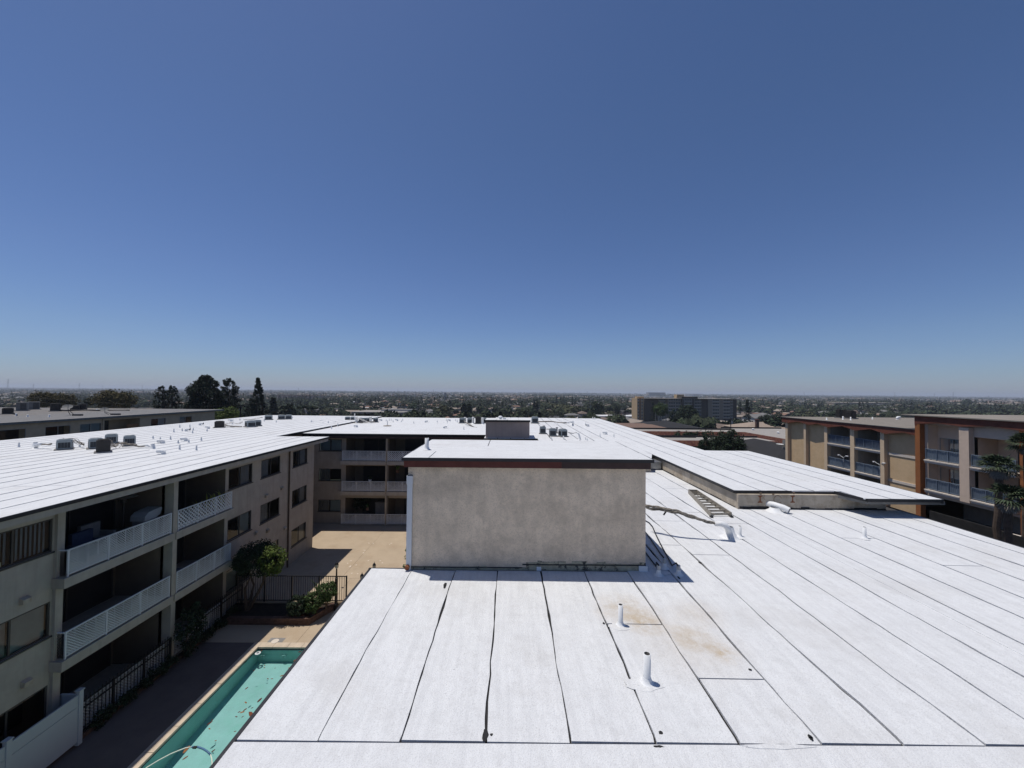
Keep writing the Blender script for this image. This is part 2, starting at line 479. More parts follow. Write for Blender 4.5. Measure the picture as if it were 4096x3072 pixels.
def balcony(parent, M, u0, u1, zf, d, pitch, wd, slab=True, n=3, left_return=0, label=None):
    """slab edge (the part) with rail frame, posts and lattice panels below it"""
    s = MB(M)
    if slab: s.box(u0 - .12, u1 + .12, -2.1, d + .07, zf - .30, zf)
    else: s.box(u0, u1, -2.1, d + .02, zf - .06, zf)
    b = s.build('balcony', 'stucco', parent)
    if label: b['label'] = label
    zt = zf + .80
    r = MB(M)
    r.box(u0, u1, d - .03, d + .03, zt, zt + .035).box(u0, u1, d - .022, d + .022, zf + .07, zf + .10)
    r.box(u0, u1, d - .018, d - .002, zf + .17, zf + .195)
    r.build('top_rail', 'white_vinyl', b)
    k = 0
    for i in range(n + 1):
        x = u0 + .02 + (u1 - u0 - .04) * i / n
        MB(M).box(x - .02, x + .02, d - .021, d + .021, zf, zt).build('post', 'white_vinyl', b)
    q = MB(M)
    m_ = int((u1 - u0) / .29)
    for i in range(1, m_):
        x = u0 + (u1 - u0) * i / m_
        q.box(x - .008, x + .008, d - .035, d - .02, zf + .1, zt)
    q.build('baluster', 'white_vinyl', b, kind='stuff')
    for i in range(n):
        a, e = u0 + (u1 - u0) * i / n + .025, u0 + (u1 - u0) * (i + 1) / n - .025
        lattice(M, a, e, zf + .05, zt - .01, d, pitch, wd).build('lattice_panel', 'white_vinyl', b, kind='stuff')
    if left_return:
        lattice(lambda u, dd, z: M(u0, u, z), .02, d - .02, zf + .05, zt, 0, pitch, wd).build('lattice_panel', 'white_vinyl', b, kind='stuff')
        MB(M).box(u0 - .02, u0 + .02, 0, d, zt, zt + .03).build('top_rail', 'white_vinyl', b)
    return b

def recess(parent, M, u0, u1, z0, z1, wallm, depth=1.9, door=(.15, .65)):
    """open loggia behind a balcony: side walls, back wall, ceiling and a sliding door"""
    q = MB(M)
    q.quad((u0, 0, z0), (u0, -depth, z0), (u0, -depth, z1), (u0, 0, z1))
    q.quad((u1, 0, z0), (u1, -depth, z0), (u1, -depth, z1), (u1, 0, z1))
    q.quad((u0, -depth, z0), (u1, -depth, z0), (u1, -depth, z1), (u0, -depth, z1))
    q.quad((u0, 0, z1), (u1, 0, z1), (u1, -depth, z1), (u0, -depth, z1))
    q.build('loggia_wall', wallm, parent)
    a, b = u0 + (u1 - u0) * door[0], u0 + (u1 - u0) * door[1]
    f = MB(M)
    for x in (a, (a + b) / 2, b - .05): f.box(x, x + .05, -depth + .01, -depth + .06, z0 + .02, z0 + 2.0)
    f.box(a, b, -depth + .011, -depth + .059, z0 + 1.95, z0 + 2.03)
    fo = f.build('sliding_door', 'bronze_frame', parent)
    MB(M).quad((a, -depth + .03, z0), (b, -depth + .03, z0), (b, -depth + .03, z0 + 2), (a, -depth + .03, z0 + 2)).build('pane', 'door_dark', fo)

# ------------------------------------------------------------------ rolled roofing sheets
def sheets(roof, edges, a, b, z, ax='y', mname='white_roof', step=.3, gap=(.006, .022), splits=None, th=.014, wob=.012, lapname='roof_sheet'):
    """one object per roll: edges are seam positions across, a..b the run along; ragged seams leave the tar showing"""
    n = len(edges)
    T = np.arange(0, 400) * step
    rs = np.random.RandomState(int(abs(edges[0] * 100 + edges[-1] * 37)) % 9999)
    def walk(k, amp):
        x = np.cumsum(rs.randn(len(T))) * .35
        x = x - np.convolve(x, np.ones(25) / 25, 'same')
        return x * amp
    wobs = [walk(i, wob) if 0 < i < n - 1 else np.zeros(len(T)) for i in range(n)]
    def lumps():
        k = max(2, int(1.1 / step))
        x = np.convolve(rs.rand(len(T) + k * 3), np.ones(k) / k, 'same')[k:k + len(T)]
        x = np.clip((x - x.min()) / (np.ptp(x) + 1e-9), 0, 1) ** 2.2 + .22 * rs.rand(len(T))
        return gap[0] + (gap[1] - gap[0]) * x
    gaps = [lumps() if 0 < i < n - 1 else np.zeros(len(T)) for i in range(n)]
    flip = ax == 'y' and (edges[0] + edges[-1]) > 3
    for i in range(n - 1):
        aa, bb = (a[i] if isinstance(a, list) else a), (b[i] if isinstance(b, list) else b)
        cuts = [aa] + sorted(c for c in (splits or {}).get(i, ()) if aa < c < bb) + [bb]
        for c0, c1 in zip(cuts, cuts[1:]):
            g0 = 0.0 if c0 == aa else .010
            ts = [c0 + g0]
            k = math.floor(c0 / step) + 1
            while k * step < c1 - .05:
                if k * step > c0 + .05: ts.append(k * step)
                k += 1
            ts.append(c1 - .010 if c1 != bb else c1)
            vs, fs = [], []
            for t in ts:
                j = int(t / step + 60) % len(T)
                l = edges[i] + wobs[i][j] + gaps[i][j] * .5
                r = edges[i + 1] + wobs[i + 1][j] - gaps[i + 1][j] * .5
                for (x, zz) in ((l, z - .02), (l, z + th * (1 if flip else .35)), (r, z + th * (.35 if flip else 1)), (r, z - .02)):
                    vs.append((x, t, zz) if ax == 'y' else (t, x, zz))
            for q in range(len(ts) - 1):
                o = q * 4
                for e in range(3): fs.append((o + e, o + 4 + e, o + 5 + e, o + 1 + e))
            e = (len(ts) - 1) * 4
            fs += [(0, 1, 2, 3), (e + 3, e + 2, e + 1, e)]
            MB().add(vs, fs).build(lapname, mname, roof)

def seams(x0, x1, w_):
    n = max(1, round((x1 - x0) / w_))
    return [x0 + (x1 - x0) * i / n for i in range(n + 1)]

def rsplits(n, a, b, per, seed):
    r = random.Random(seed)
    return {i: [r.uniform(a, b) for _ in range(per if r.random() < .75 else 0)] for i in range(n)}

ZL, ZR, ZF = 7.1, 7.7, 7.55      # low roof, raised roofs, far roof
# ================================================================== THE SETTING
def terrain_z(x, y):
    r = math.hypot(x, y * 1.0)
    def ss(a, b, t):
        t = min(1, max(0, (t - a) / (b - a)))
        return t * t * (3 - 2 * t)
    return -1.6 - 3.9 * ss(62, 92, r) - 10.0 * ss(85, 330, r) - 1.5 * ss(330, 2500, r)
radii = [0, 30, 60, 66, 72, 78, 84, 90, 100, 115, 135, 160, 190, 230, 280, 330, 450, 700, 1200, 2200, 4000, 7000, 11000, 16000]
NA = 96
mb = MB()
vs = [(0, 0, -1.6)]
for r_ in radii[1:]:
    for k in range(NA):
        q = 2 * math.pi * k / NA
        x, y = r_ * math.sin(q), r_ * math.cos(q)
        vs.append((x, y, terrain_z(x, y)))
fs = [(0, 1 + (k + 1) % NA, 1 + k) for k in range(NA)]
for i in range(len(radii) - 2):
    for k in range(NA):
        p, q = 1 + i * NA, 1 + (i + 1) * NA
        fs.append((p + k, p + (k + 1) % NA, q + (k + 1) % NA, q + k))
mb.add(vs, fs)
struct(mb, 'ground', 'plain_ground')

# courtyard of poured slabs round the pool, joints left open
PX0, PX1, PY0, PY1 = -10.8, -4.6, 4.0, 16.85
cy = bpy.data.objects.new('courtyard', None)
COL.objects.link(cy)
cy['kind'] = 'structure'
def slab(x0, x1, y0, y1, m='concrete_deck'):
    MB().box(x0, x1, y0, y1, -.15, 0).build('paving_slab', m, cy)
g = .012
slab(-13.95, PX0 - .3, -2, 9.0 - g, 'concrete_deck_shaded'); slab(-13.95, PX0 - .3, 9.0, 17.15 - g, 'concrete_deck_shaded')
slab(-13.95, -9.3 - g, 17.15, 23.0 - g); slab(-9.3, -2.25, 17.15, 23.0 - g)
slab(-18.5, -9.9 - g, 23.0, 32.6); slab(-9.9, -6.4 - g, 23.0, 32.6); slab(-6.4, -1.0, 23.0, 32.6)
slab(PX1 + .3, -2.25, -2, 17.15 - g)
MB().box(PX0 - .3, PX1 + .3, -2, PY0 - .3, -.15, 0).build('paving_slab', 'concrete_deck', cy)
# lower alley on the right
mb = MB()
mb.box(13.4, 38.2, -10, 58, -.4, -.2)
struct(mb, 'alley', 'asphalt')

# ================================================================== LEFT WING
XW, XE = -13.9, -13.19
ML = lambda u, d, z: (XW + d, u, z)
lw = thing('apartment_wing', 'long beige apartment wing with white flat roof, lattice balconies and pool at its foot', 'apartment building', (XW, 12, 0))
OPA, OPB = (12.14, 15.66), (15.86, 18.95)
FL = [0.1, 2.78, 5.28]
wins = [(10.0, 11.86), (19.17, 20.92), (21.66, 23.44), (24.79, 26.55)]
wz = [(1.03, 2.12), (3.57, 4.62), (6.11, 7.12)]
holes = []
for k in range(3):
    for (a, b) in wins: holes.append((a, b, *wz[k]))
    holes.append((*OPA, FL[k], FL[k] + 2.12 if k < 2 else 7.36, .02))
    holes.append((*OPB, FL[k], FL[k] + 2.12 if k < 2 else 7.36, .02))
mb = MB(ML)
wall(mb, -4, 27.45, 0, 7.56, 0, holes)
mb.quad((27.45, 0, 0), (27.45, -18.3, 0), (27.45, -18.3, 7.5), (27.45, 0, 7.5))
mb.quad((-4, 0, 0), (-4, -18.3, 0), (-4, -18.3, 7.5), (-4, 0, 7.5))
mb.quad((-4, -18.3, 0), (51, -18.3, 0), (51, -18.3, 7.5), (-4, -18.3, 7.5))
mb.build('wall', 'stucco', lw)
covers = {(0, 2): ('slats', 'slats'), (0, 1): ('curtain', 'shade'), (0, 0): (None, None), (1, 2): (None, 'curtain'), (1, 1): (None, 'shade'), (1, 0): ('shade', None),
          (2, 2): ('curtain', None), (2, 1): ('curtain', None), (2, 0): (None, 'shade'), (3, 2): (None, 'curtain'), (3, 1): (None, 'curtain'), (3, 0): (None, 'curtain')}
for i, (a, b) in enumerate(wins):
    for k in range(3):
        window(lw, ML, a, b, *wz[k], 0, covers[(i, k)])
for k in range(3):
    for (a, b), dr in ((OPA, (.06, .5)), (OPB, (.1, .8))):
        recess(lw, ML, a, b, FL[k], FL[k] + 2.10 if k < 2 else 7.34, 'loggia_shaded', door=(.04, .96))  # doors widened: their dark panes stand in for the loggia's shade
        MB(ML).box(a, b, -1.5, -.01, FL[k] - .05, FL[k] - .004).build('loggia_floor', 'stucco', lw)
for k in (1, 2):
    balcony(lw, ML, 11.98, 15.60, FL[k], .33, .085, .024, left_return=1, label='long balcony with fine white lattice' if k == 2 else None)
    balcony(lw, ML, 15.90, 18.95, FL[k], .33, .165 if k == 2 else .085, .045 if k == 2 else .024)
balcony(lw, ML, 12.3, 15.6, 0.12, .2, .105, .034, slab=False)
balcony(lw, ML, 15.9, 18.9, 0.12, .2, .105, .034, slab=False)
MB(ML).box(15.66, 15.86, -.12, .36, 0, 7.5).build('column', 'stucco', lw)
MB(ML).box(11.9, 12.1, .002, .10, 0, 7.4).build('pilaster', 'stucco', lw)
for v in ((21.3, 3.15), (22.3, 2.9), (23.6, 5.0), (24.0, 2.45), (22.1, 4.95), (11.2, 4.9), (11.3, 2.5)):
    q = MB(ML)
    q.add([(v[0] - .1, .001, v[1]), (v[0] + .1, .001, v[1]), (v[0] + .1, .12, v[1] + .02), (v[0] - .1, .12, v[1] + .02), (v[0] - .1, .001, v[1] + .2), (v[0] + .1, .001, v[1] + .2), (v[0] + .1, .12, v[1] + .14), (v[0] - .1, .12, v[1] + .14)],
          [(0, 3, 2, 1), (4, 5, 6, 7), (0, 1, 5, 4), (1, 2, 6, 5), (2, 3, 7, 6), (3, 0, 4, 7)])
    q.build('wall_vent', 'stucco_curb', lw)
MB().tube([(XW + .06, 24.33, 0), (XW + .06, 24.33, 7.3)], .045, 8).build('downspout', 'trunk', lw)
# roof: deck, fascia, gutter, sheets
deck = MB()
deck.box(-32.4, XE - .05, -4, 28.1, ZR - .09, ZR - .02).box(-32.4, -17.05, 28.15, 51.2, ZR - .2, ZR - .021)
roof = deck.build('roof', 'tar', lw)
sheets(roof, seams(-32.4, XE, .96)[:17], -4.0, 51.2, ZR, step=1.1, splits=rsplits(20, 5, 45, 3, 3), gap=(.022, .05))
sheets(roof, seams(-32.4, XE, .96)[16:], -4.0, 28.15, ZR, step=.7, splits=rsplits(5, 5, 26, 2, 4), gap=(.02, .045))
q = MB()
q.box(XE - .03, XE + .02, -4, 28.18, ZR - .10, ZR + .008).box(-17.1, XE, 28.15, 28.2, ZR - .10, ZR + .008).box(-17.1, -17.05, 28.2, 31.6, ZR - .10, ZR + .008)
q.build('drip_edge', 'flashing', roof)
q = MB()
q.box(XE - .10, XE - .035, -4, 28.1, ZR - .30, ZR - .095)
q.box(XW - .3, XE - .101, -4, 28.1, ZR - .24, ZR - .205)
q.build('fascia_board', 'stucco', roof)

# ================================================================== FAR WING
YW, YE = 32.3, 31.6
MF = lambda u, d, z: (u, YW - d, z)
fw = thing('apartment_wing', 'cross wing of beige apartments closing the courtyard, half hidden behind front penthouse', 'apartment building', (-8, YW, 0))
u_ = lambda px, py: AY(px, py, YW).x
fwins = [(u_(1277, 1780), u_(1367, 1780))]
OA = (u_(1385, 1790), u_(1550, 1790)); OB = (u_(1557, 1790), u_(1557, 1790) + 3.7)
fz = [(1.0, 1.98), (3.55, 4.55), (6.02, 7.0)]
holes = []
for k in range(3):
    for (a, b) in fwins: holes.append((a, b, *fz[k]))
    for o in (OA, OB): holes.append((*o, FL[k], FL[k] + 2.05 if k < 2 else 7.15, .02))
mb = MB(MF)
wall(mb, -18.3, -1.9, 0, 7.42, 0, holes)
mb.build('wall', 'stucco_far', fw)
MB(MF).quad((-18.3, -18.7, 0), (11.2, -18.7, 0), (11.2, -18.7, 7.3), (-18.3, -18.7, 7.3)).build('rear_wall', 'stucco_far', fw)
for k, cv in ((0, ('curtain', 'shade')), (1, ('curtain', None)), (2, ('slats', 'slats'))):
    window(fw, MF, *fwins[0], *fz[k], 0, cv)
for k in range(3):
    for o, dr in ((OA, (.28, .97)), (OB, (.3, .95))):
        recess(fw, MF, *o, FL[k], FL[k] + 2.03 if k < 2 else 7.13, 'loggia_shaded', door=(.22, .97))
        MB(MF).box(*o, -1.5, -.01, FL[k] - .05, FL[k] - .004).build('loggia_floor', 'stucco_far', fw)
    balcony(fw, MF, OA[0] - .15, OA[1], FL[k], .4, .105, .03, slab=k > 0)
    balcony(fw, MF, OB[0], OB[1], FL[k], .4, .165 if k == 2 else .105, .05 if k == 2 else .03, slab=k > 0)
MB(MF).box(OA[1], OB[0], -.1, .44, 0, 7.3).build('column', 'stucco_far', fw)
MB(MF).tube([((OA[1] + OB[0]) / 2 - .02, .49, 0), ((OA[1] + OB[0]) / 2 - .02, .49, 7.3)], .04, 8).build('downspout', 'stucco_curb', fw)
deck = MB().box(-17.04, -1.92, YE + .05, 51.2, ZF - .2, ZF - .02)
roof = deck.build('roof', 'tar', fw)
sheets(roof, seams(YE, 51.2, .96), -17.04, -1.92, ZF, ax='x', mname='white_roof_cross', step=1.1, splits=rsplits(22, -16, -3, 2, 8), gap=(.02, .05), wob=.008)
q = MB().box(-17.0, -1.92, YE - .03, YE + .02, ZF - .10, ZF + .008)
q.build('drip_edge', 'flashing', roof)
MB().box(-17.0, -1.92, YE + .03, YE + .1, ZF - .38, ZF - .205).build('fascia_board', 'dark_fascia', roof)

# ================================================================== RIGHT WING (raised roof)
rw = thing('apartment_wing', 'raised white roof wing with low stucco curb and pointed overhang above the lower roof', 'apartment building', (9, 30, 0))
poly = [(7.9, 13.57), (11.45, 13.64), (11.70, 12.63), (14.2, 12.63), (14.3, 23.0), (11.65, 23.08), (11.65, 50.6), (-1.9, 51.2), (-1.9, 28.2), (2.0, 28.2), (2.0, 22.5), (7.9, 22.5)]
roof = MB().prism(poly, ZR - .08, ZR - .02).build('roof', 'tar', rw)
e1 = seams(2.0, 6.9, .98) + [7.9]
sheets(roof, seams(-1.9, 2.0, .97), 28.2, 51.0, ZR, step=1.1, splits=rsplits(6, 30, 48, 2, 11), gap=(.04, .08))
sheets(roof, e1, [19.5] * 5 + [22.5], 50.9, ZR, step=1.1, splits=rsplits(8, 26, 48, 2, 12), gap=(.04, .08))
MB().prism([(6.91, 19.5), (7.15, 19.5), (7.92, 21.5), (7.92, 22.49), (6.91, 22.49)], ZR - .02, ZR + .012).build('roof_sheet', 'white_roof', roof)
e2 = seams(7.9, 11.65, .94)
sheets(roof, e2, 13.58, 50.6, ZR, step=.7, splits=rsplits(5, 16, 46, 2, 13), gap=(.024, .05))
e3 = seams(11.65, 14.24, .87)
sheets(roof, e3, 12.64, 23.0, ZR, step=.7, splits=rsplits(4, 14, 22, 1, 14), gap=(.024, .05))
q = MB()
def strip(q, pts, z0, z1, off=.03):
    for (a, b) in zip(pts, pts[1:]):
        d = Vector((b[0] - a[0], b[1] - a[1], 0)).normalized()
        nrm = Vector((d.y, -d.x, 0)) * off
        q.prism([(a[0], a[1]), (a[0] + nrm.x, a[1] + nrm.y), (b[0] + nrm.x, b[1] + nrm.y), (b[0], b[1])], z0, z1)
strip(q, [(7.9, 22.5), (7.9, 13.57)], ZR - .085, ZR + .012)
strip(q, [(7.9, 13.57), (11.45, 13.64), (11.70, 12.63), (14.2, 12.63)], ZR - .085, ZR + .012)
strip(q, [(14.2, 12.63), (14.3, 23.0), (11.65, 23.08), (11.65, 50.6)], ZR - .13, ZR + .006)
q.build('drip_edge', 'flashing', roof)
q = MB()
q.prism([(11.2, 13.9), (11.55, 13.2), (11.78, 12.7), (14.35, 12.7), (14.35, 13.9)], ZR - .19, ZR - .09)
q.build('soffit_board', 'grey_board', roof)
q = MB()
q.box(7.95, 13.1, 13.43, 13.63, ZL, ZR - .092)
q.box(7.95, 8.15, 13.63, 22.5, ZL, ZR - .091)
q.box(12.9, 13.1, 13.63, 23, ZL - .6, ZR - .25)
MB().prism([(2.0, 19.5), (7.13, 19.5), (7.88, 21.5), (7.88, 22.49), (2, 22.49)], ZL, ZR - .022).build('inner_wall', 'stucco_curb', rw)
q.build('wall', 'stucco_curb', rw)
MB().box(13.3, 13.5, 14, 22.9, 0, ZR - .25).box(-1.85, 11.2, 50, 50.2, 0, ZR - .15).box(11.0, 11.2, 23.2, 50, 0, ZR - .15).build('outer_wall', 'stucco', rw)
# torn base flashing along the foot of the curb
q = MB()
rr = random.Random(5)
x = 8.0
while x < 13.0:
    l = rr.uniform(.15, .6)
    q.box(x, min(13.08, x + l), 13.415 - rr.uniform(0, .02), 13.44, ZL + .012, ZL + rr.uniform(.03, .10))
    x += l * .9
y = 13.6
while y < 22:
    l = rr.uniform(.3, .9)
    q.box(7.925, 7.955, y, y + l, ZL + .012, ZL + rr.uniform(.02, .06))
    y += l
q.build('base_flashing', 'tar', rw)
# painted marks on the curb face
def on_curb(x, y): return AY(*Z8(x, y), 13.425)
for cx in (1662, 2111):
    a, b = on_curb(cx - 32, 560), on_curb(cx + 32, 660)
    wv, hh = (b.x - a.x), (a.z - b.z)
    c = (a.x + b.x) / 2
    q = MB()
    pr = [(-.5, 0), (.5, 0), (.5, .12), (.16, .2), (.13, .5), (.16, .8), (.5, .88), (.5, 1), (-.5, 1), (-.5, .88), (-.16, .8), (-.13, .5), (-.16, .2), (-.5, .12)]
    L2 = len(pr)
    q.add([(c + u * wv, 13.426, b.z + v * hh) for u, v in pr] + [(c + u * wv, 13.43, b.z + v * hh) for u, v in pr], [tuple(range(6)) + tuple(range(8, 14))[0:0] , ] if False else [(0, 1, 2, 13), (13, 2, 3, 12), (12, 3, 4, 11), (11, 4, 5, 10), (10, 5, 6, 9), (9, 6, 7, 8)])
    q.build('painted_letter', 'rust_paint', rw)
for (cx, cy_, r1, r0, a0, a1, mm) in ((1905, 618, 58, 50, 20, 330, 'faint_paint'), (1745, 590, 34, 29, 120, 250, 'faint_paint'), (1668, 532, 17, 6, 0, 360, 'faint_paint'), (2128, 527, 17, 6, 0, 360, 'faint_paint'), (1843, 545, 15, 2, 0, 360, 'faint_paint')):
    c = on_curb(cx, cy_)
    k = (on_curb(cx + 100, cy_).x - c.x) / 100
    q = MB()
    ps = []
    for i in range(25):
        t = rad(a0 + (a1 - a0) * i / 24)
        ps += [(c.x + r0 * k * math.cos(t), 13.427, c.z + r0 * k * math.sin(t)), (c.x + (r1 + (i % 3)) * k * math.cos(t), 13.427, c.z + (r1 + (i % 3)) * k * math.sin(t))]
    q.add(ps, [(2 * i, 2 * i + 1, 2 * i + 3, 2 * i + 2) for i in range(24)])
    q.build('painted_mark', mm, rw)

# ================================================================== LOW ROOF BUILDING (foreground)
lb = thing('apartment_wing', 'wide foreground roof of white coated strips running away from the viewer', 'apartment building', (4, 6, 0))
q = MB()
q.box(-3.0, 13.45, -3, 8.7, 0, ZL - .25).box(-2.25, 13.45, 8.7, 13.6, 0, ZL - .25).box(-2.25, 8.1, 13.6, 22.6, 0, ZL - .25)
q.build('wall', 'stucco', lb)
deck = MB()
deck.box(-3.1, 13.58, -3, 8.72, ZL - .25, ZL - .02).box(-2.29, 13.58, 8.72, 13.5, ZL - .25, ZL - .021).box(-2.29, 8.0, 13.5, 22.5, ZL - .25, ZL - .022)
roof = deck.build('roof', 'tar', lb)
XS = [-3.08, -2.17, -1.21, -.25, .72, 1.69, 2.66, 3.60, 4.53, 5.48, 6.42, 7.36, 7.94]
XR = [7.94, 8.32, 9.27, 10.22, 11.17, 12.12, 13.05, 13.57]
YS = 4.455
p1, p2 = AZ(2620, 2499, ZL), AZ(2720, 2717, ZL)
v3 = AZ(3400, 2154, ZL)
spl = {5: [p1.y], 6: [p2.y, 11.0], 7: [10.2, 15.1], 8: [9.6, 12.1], 9: [13.0], 10: [11.9, 16.2], 11: [17]}
sheets(roof, XS, [YS + R.uniform(.010, .036) for _ in range(12)], [8.72] + [8.66] * 5 + [22.4] * 6, ZL, step=.24, wob=.02, gap=(.006, .062), splits=spl)
sheets(roof, XR, [YS + .012] * 7, [13.4] * 7, ZL, step=.3, wob=.016, gap=(.014, .048), splits={2: [v3.y], 3: [9.1]})
sheets(roof, [2.5, 3.45, YS - .012], -3.09, 13.57, ZL, ax='x', step=.25, gap=(.014, .03), splits={1: [5.9]}, mname='white_roof')
MB().box(-3.09, 13.57, -3, 2.5, ZL - .018, ZL + .004).build('roof_sheet', 'white_roof_cross', roof)
q = MB().box(-3.15, -3.1, -3, 8.75, ZL - .2, ZL - .004).box(-3.15, -2.32, 8.72, 8.77, ZL - .2, ZL + .008).box(13.58, 13.62, -3, 13.4, ZL - .15, ZL + .01)
q.build('drip_edge', 'flashing', roof)
# tar showing where the coating has peeled
def patch(px, py, rx, ry, sd, par=roof, z=ZL + .017):
    c = AZ(px, py, z)
    r = random.Random(sd)
    n = 14
    ps = [(c.x + rx * (.6 + .6 * r.random()) * math.cos(2 * math.pi * i / n), c.y + ry * (.6 + .6 * r.random()) * math.sin(2 * math.pi * i / n)) for i in range(n)]
    MB().prism(ps, z - .004, z).build('tar_patch', 'tar', par)
for i, p in enumerate(((1942, 2938, .035, .09), (1966, 2938, .02, .02), (2415, 2492, .018, .03), (2635, 2985, .06, .015), (3240, 2945, .03, .03), (3246, 2955, .02, .03), (2800, 2250, .03, .06), (2643, 2930, .03, .03), (3000, 2677, .03, .02), (1370, 2350, .03, .02), (1780, 2340, .03, .12), (2715, 2310, .02, .1))):
    patch(*p, i)
# thicker white flashing coat smeared round the pipes and repairs
def smear(px, py, rx, ry, sd):
    c = AZ(px, py, ZL + .02)
    r = random.Random(sd)
    n = 18
    ps = [(c.x + rx * (.75 + .35 * r.random()) * math.cos(2 * math.pi * i / n), c.y + ry * (.75 + .35 * r.random()) * math.sin(2 * math.pi * i / n)) for i in range(n)]
    MB().prism(ps, ZL + .012, ZL + .0152 + (sd - 40) * .0006).build('coating_smear', 'white_roof', roof)
for i, p in enumerate(((2580, 2738, .26, .12), (2478, 2505, .2, .11), (2545, 2725, .16, .07), (2965, 2150, .16, .14), (2915, 2143, .22, .2), (3456, 2155, .13, .12), (3110, 2985, .42, .035), (2650, 2290, .2, .12))):
    smear(*p, i + 40)
# ------------------------------------------------------------------ stair penthouse
PXL, PXR, PY, PB, PT = -2.29, 3.07, 8.72, 11.55, 9.62
ph = thing('stair_penthouse', 'large stained stucco penthouse block with red brown fascia at centre of white roof', 'penthouse', (.4, PY, ZL))
q = MB()
q.box(PXL, PXR, PY, PB, ZL - .2, PT - .15)
q.build('wall', 'stucco_penthouse', ph)
q = MB().box(PXL - .06, 1.15, PY - .15, PY - .11, PT - .21, PT - .062)
q.build('fascia_board', 'red_fascia', ph)
q = MB().box(1.155, PXR + .06, PY - .152, PY - .108, PT - .21, PT - .062)
q.build('fascia_board', 'dark_fascia', ph, label='darker weathered length of fascia board')
q = MB().box(PXR + .02, PXR + .06, PY - .1, PB + .1, PT - .205, PT - .062).box(PXL - .06, PXL - .02, PY - .1, PB + .1, PT - .205, PT - .062)
q.build('fascia_board', 'red_fascia', ph)
roof = MB().box(PXL - .08, PXR + .10, PY - .17, PB + .15, PT - .06, PT - .02).build('roof', 'tar', ph)
sheets(roof, [PY - .18, 9.45, 10.4, PB + .15], PXL - .08, PXR + .10, PT, ax='x', mname='white_roof_cross', step=.35, gap=(.012, .03), splits={0: [-1.8], 2: [-.6]})
MB().box(PXL - .1, PXR + .12, PY - .2, PY - .175, PT - .062, PT + .008).box(PXR + .1, PXR + .125, PY - .17, PB + .15, PT - .062, PT + .008).box(PXL - .11, PXL - .08, PY - .17, PB + .15, PT - .062, PT + .008).build('drip_edge', 'flashing', roof)
q = MB()
r = random.Random(12)
x = PXL
while x < PXR - .05:
    l = r.uniform(.1, .35)
    hgt = (.07 if x < .3 else .19) * r.uniform(.75, 1.2)
    q.add([(x, PY - .018, ZL + .01), (min(PXR, x + l), PY - .018, ZL + .01), (min(PXR, x + l), PY - .012, ZL + hgt), (x, PY - .012, ZL + hgt * r.uniform(.8, 1.1)), (x, PY + .01, ZL), (min(PXR, x + l), PY + .01, ZL), (min(PXR, x + l), PY + .01, ZL + hgt), (x, PY + .01, ZL + hgt)], [(0, 1, 2, 3), (3, 2, 6, 7), (0, 3, 7, 4), (1, 5, 6, 2)])
    x += l
q.build('base_patch', 'base_patch', ph)
q = MB().box(.3, PXR + .004, PY - .03, PY - .012, ZL + .125, ZL + .145).box(PXL, .3, PY - .03, PY - .012, ZL + .055, ZL + .07)
q.build('flashing_strip', 'flashing', ph)
q = MB().box(PXR - .16, PXR + .03, PY - .05, PY - .02, ZL, ZL + .13).box(PXL + .02, PXL + .1, PY - .04, PY - .015, ZL, ZL + .1).box(.62, .72, PY - .04, PY - .015, ZL, ZL + .09)
q.build('coating_lump', 'white_paint', ph)
q = MB().box(PXL - .005, PXL + .11, PY - .06, PY - .006, ZL + .1, PT - .42).box(PXL - .015, PXL + .12, PY - .075, PY - .005, PT - .6, PT - .42)
q.build('corner_downspout', 'white_vinyl', ph)
MB().tube([(PXL + .03, PY - .12, ZL + .07), (PXL + .03, PY - .02, ZL + .10)], .05, 10).build('drain_pipe', 'rust_paint', ph)

# ------------------------------------------------------------------ rear penthouse
RX0, RX1, RY, RT = -1.8, 1.42, 28.3, 9.02
rp = thing('roof_penthouse', 'small grey stucco penthouse with black edge far back on white roof', 'penthouse', (-.2, RY, ZR))
MB().box(RX0, RX1, RY, RY + 2.0, ZR, RT - .12).build('wall', 'stucco_rear', rp)
roof = MB().box(RX0 - .05, RX1 + .05, RY - .06, RY + 2.1, RT - .12, RT - .02).build('roof', 'flashing', rp)
sheets(roof, seams(RX0 - .05, RX1 + .05, .85), RY - .05, RY + 2.1, RT, step=.8, gap=(.012, .03))
MB().box(RX0 - .06, RX1 + .06, RY - .085, RY - .06, RT - .13, RT + .01).build('drip_edge', 'flashing', roof)
tv = thing('turbine_vent', 'small white domed turbine vent on top of the rear penthouse', 'roof vent', (-.75, RY + .9, RT))
MB().lathe([(.1, 0), (.1, .08), (.16, .1), (.17, .17), (.12, .24), (.0, .27)], (-.75, RY + .9, RT), 12).build('turbine_head', 'white_paint', tv, True)
MB().lathe([(.16, 0), (.1, .03)], (-.75, RY + .9, RT), 12).build('flashing', 'white_paint', tv)
tv = thing('box_vent', 'small white box vent beside the turbine vent on the rear penthouse', 'roof vent', (-.45, RY + .7, RT))
MB().box(-.55, -.33, RY + .62, RY + .82, RT, RT + .1).build('base', 'white_paint', tv)
MB().box(-.57, -.31, RY + .6, RY + .84, RT + .1, RT + .13).build('cap', 'white_paint', tv)

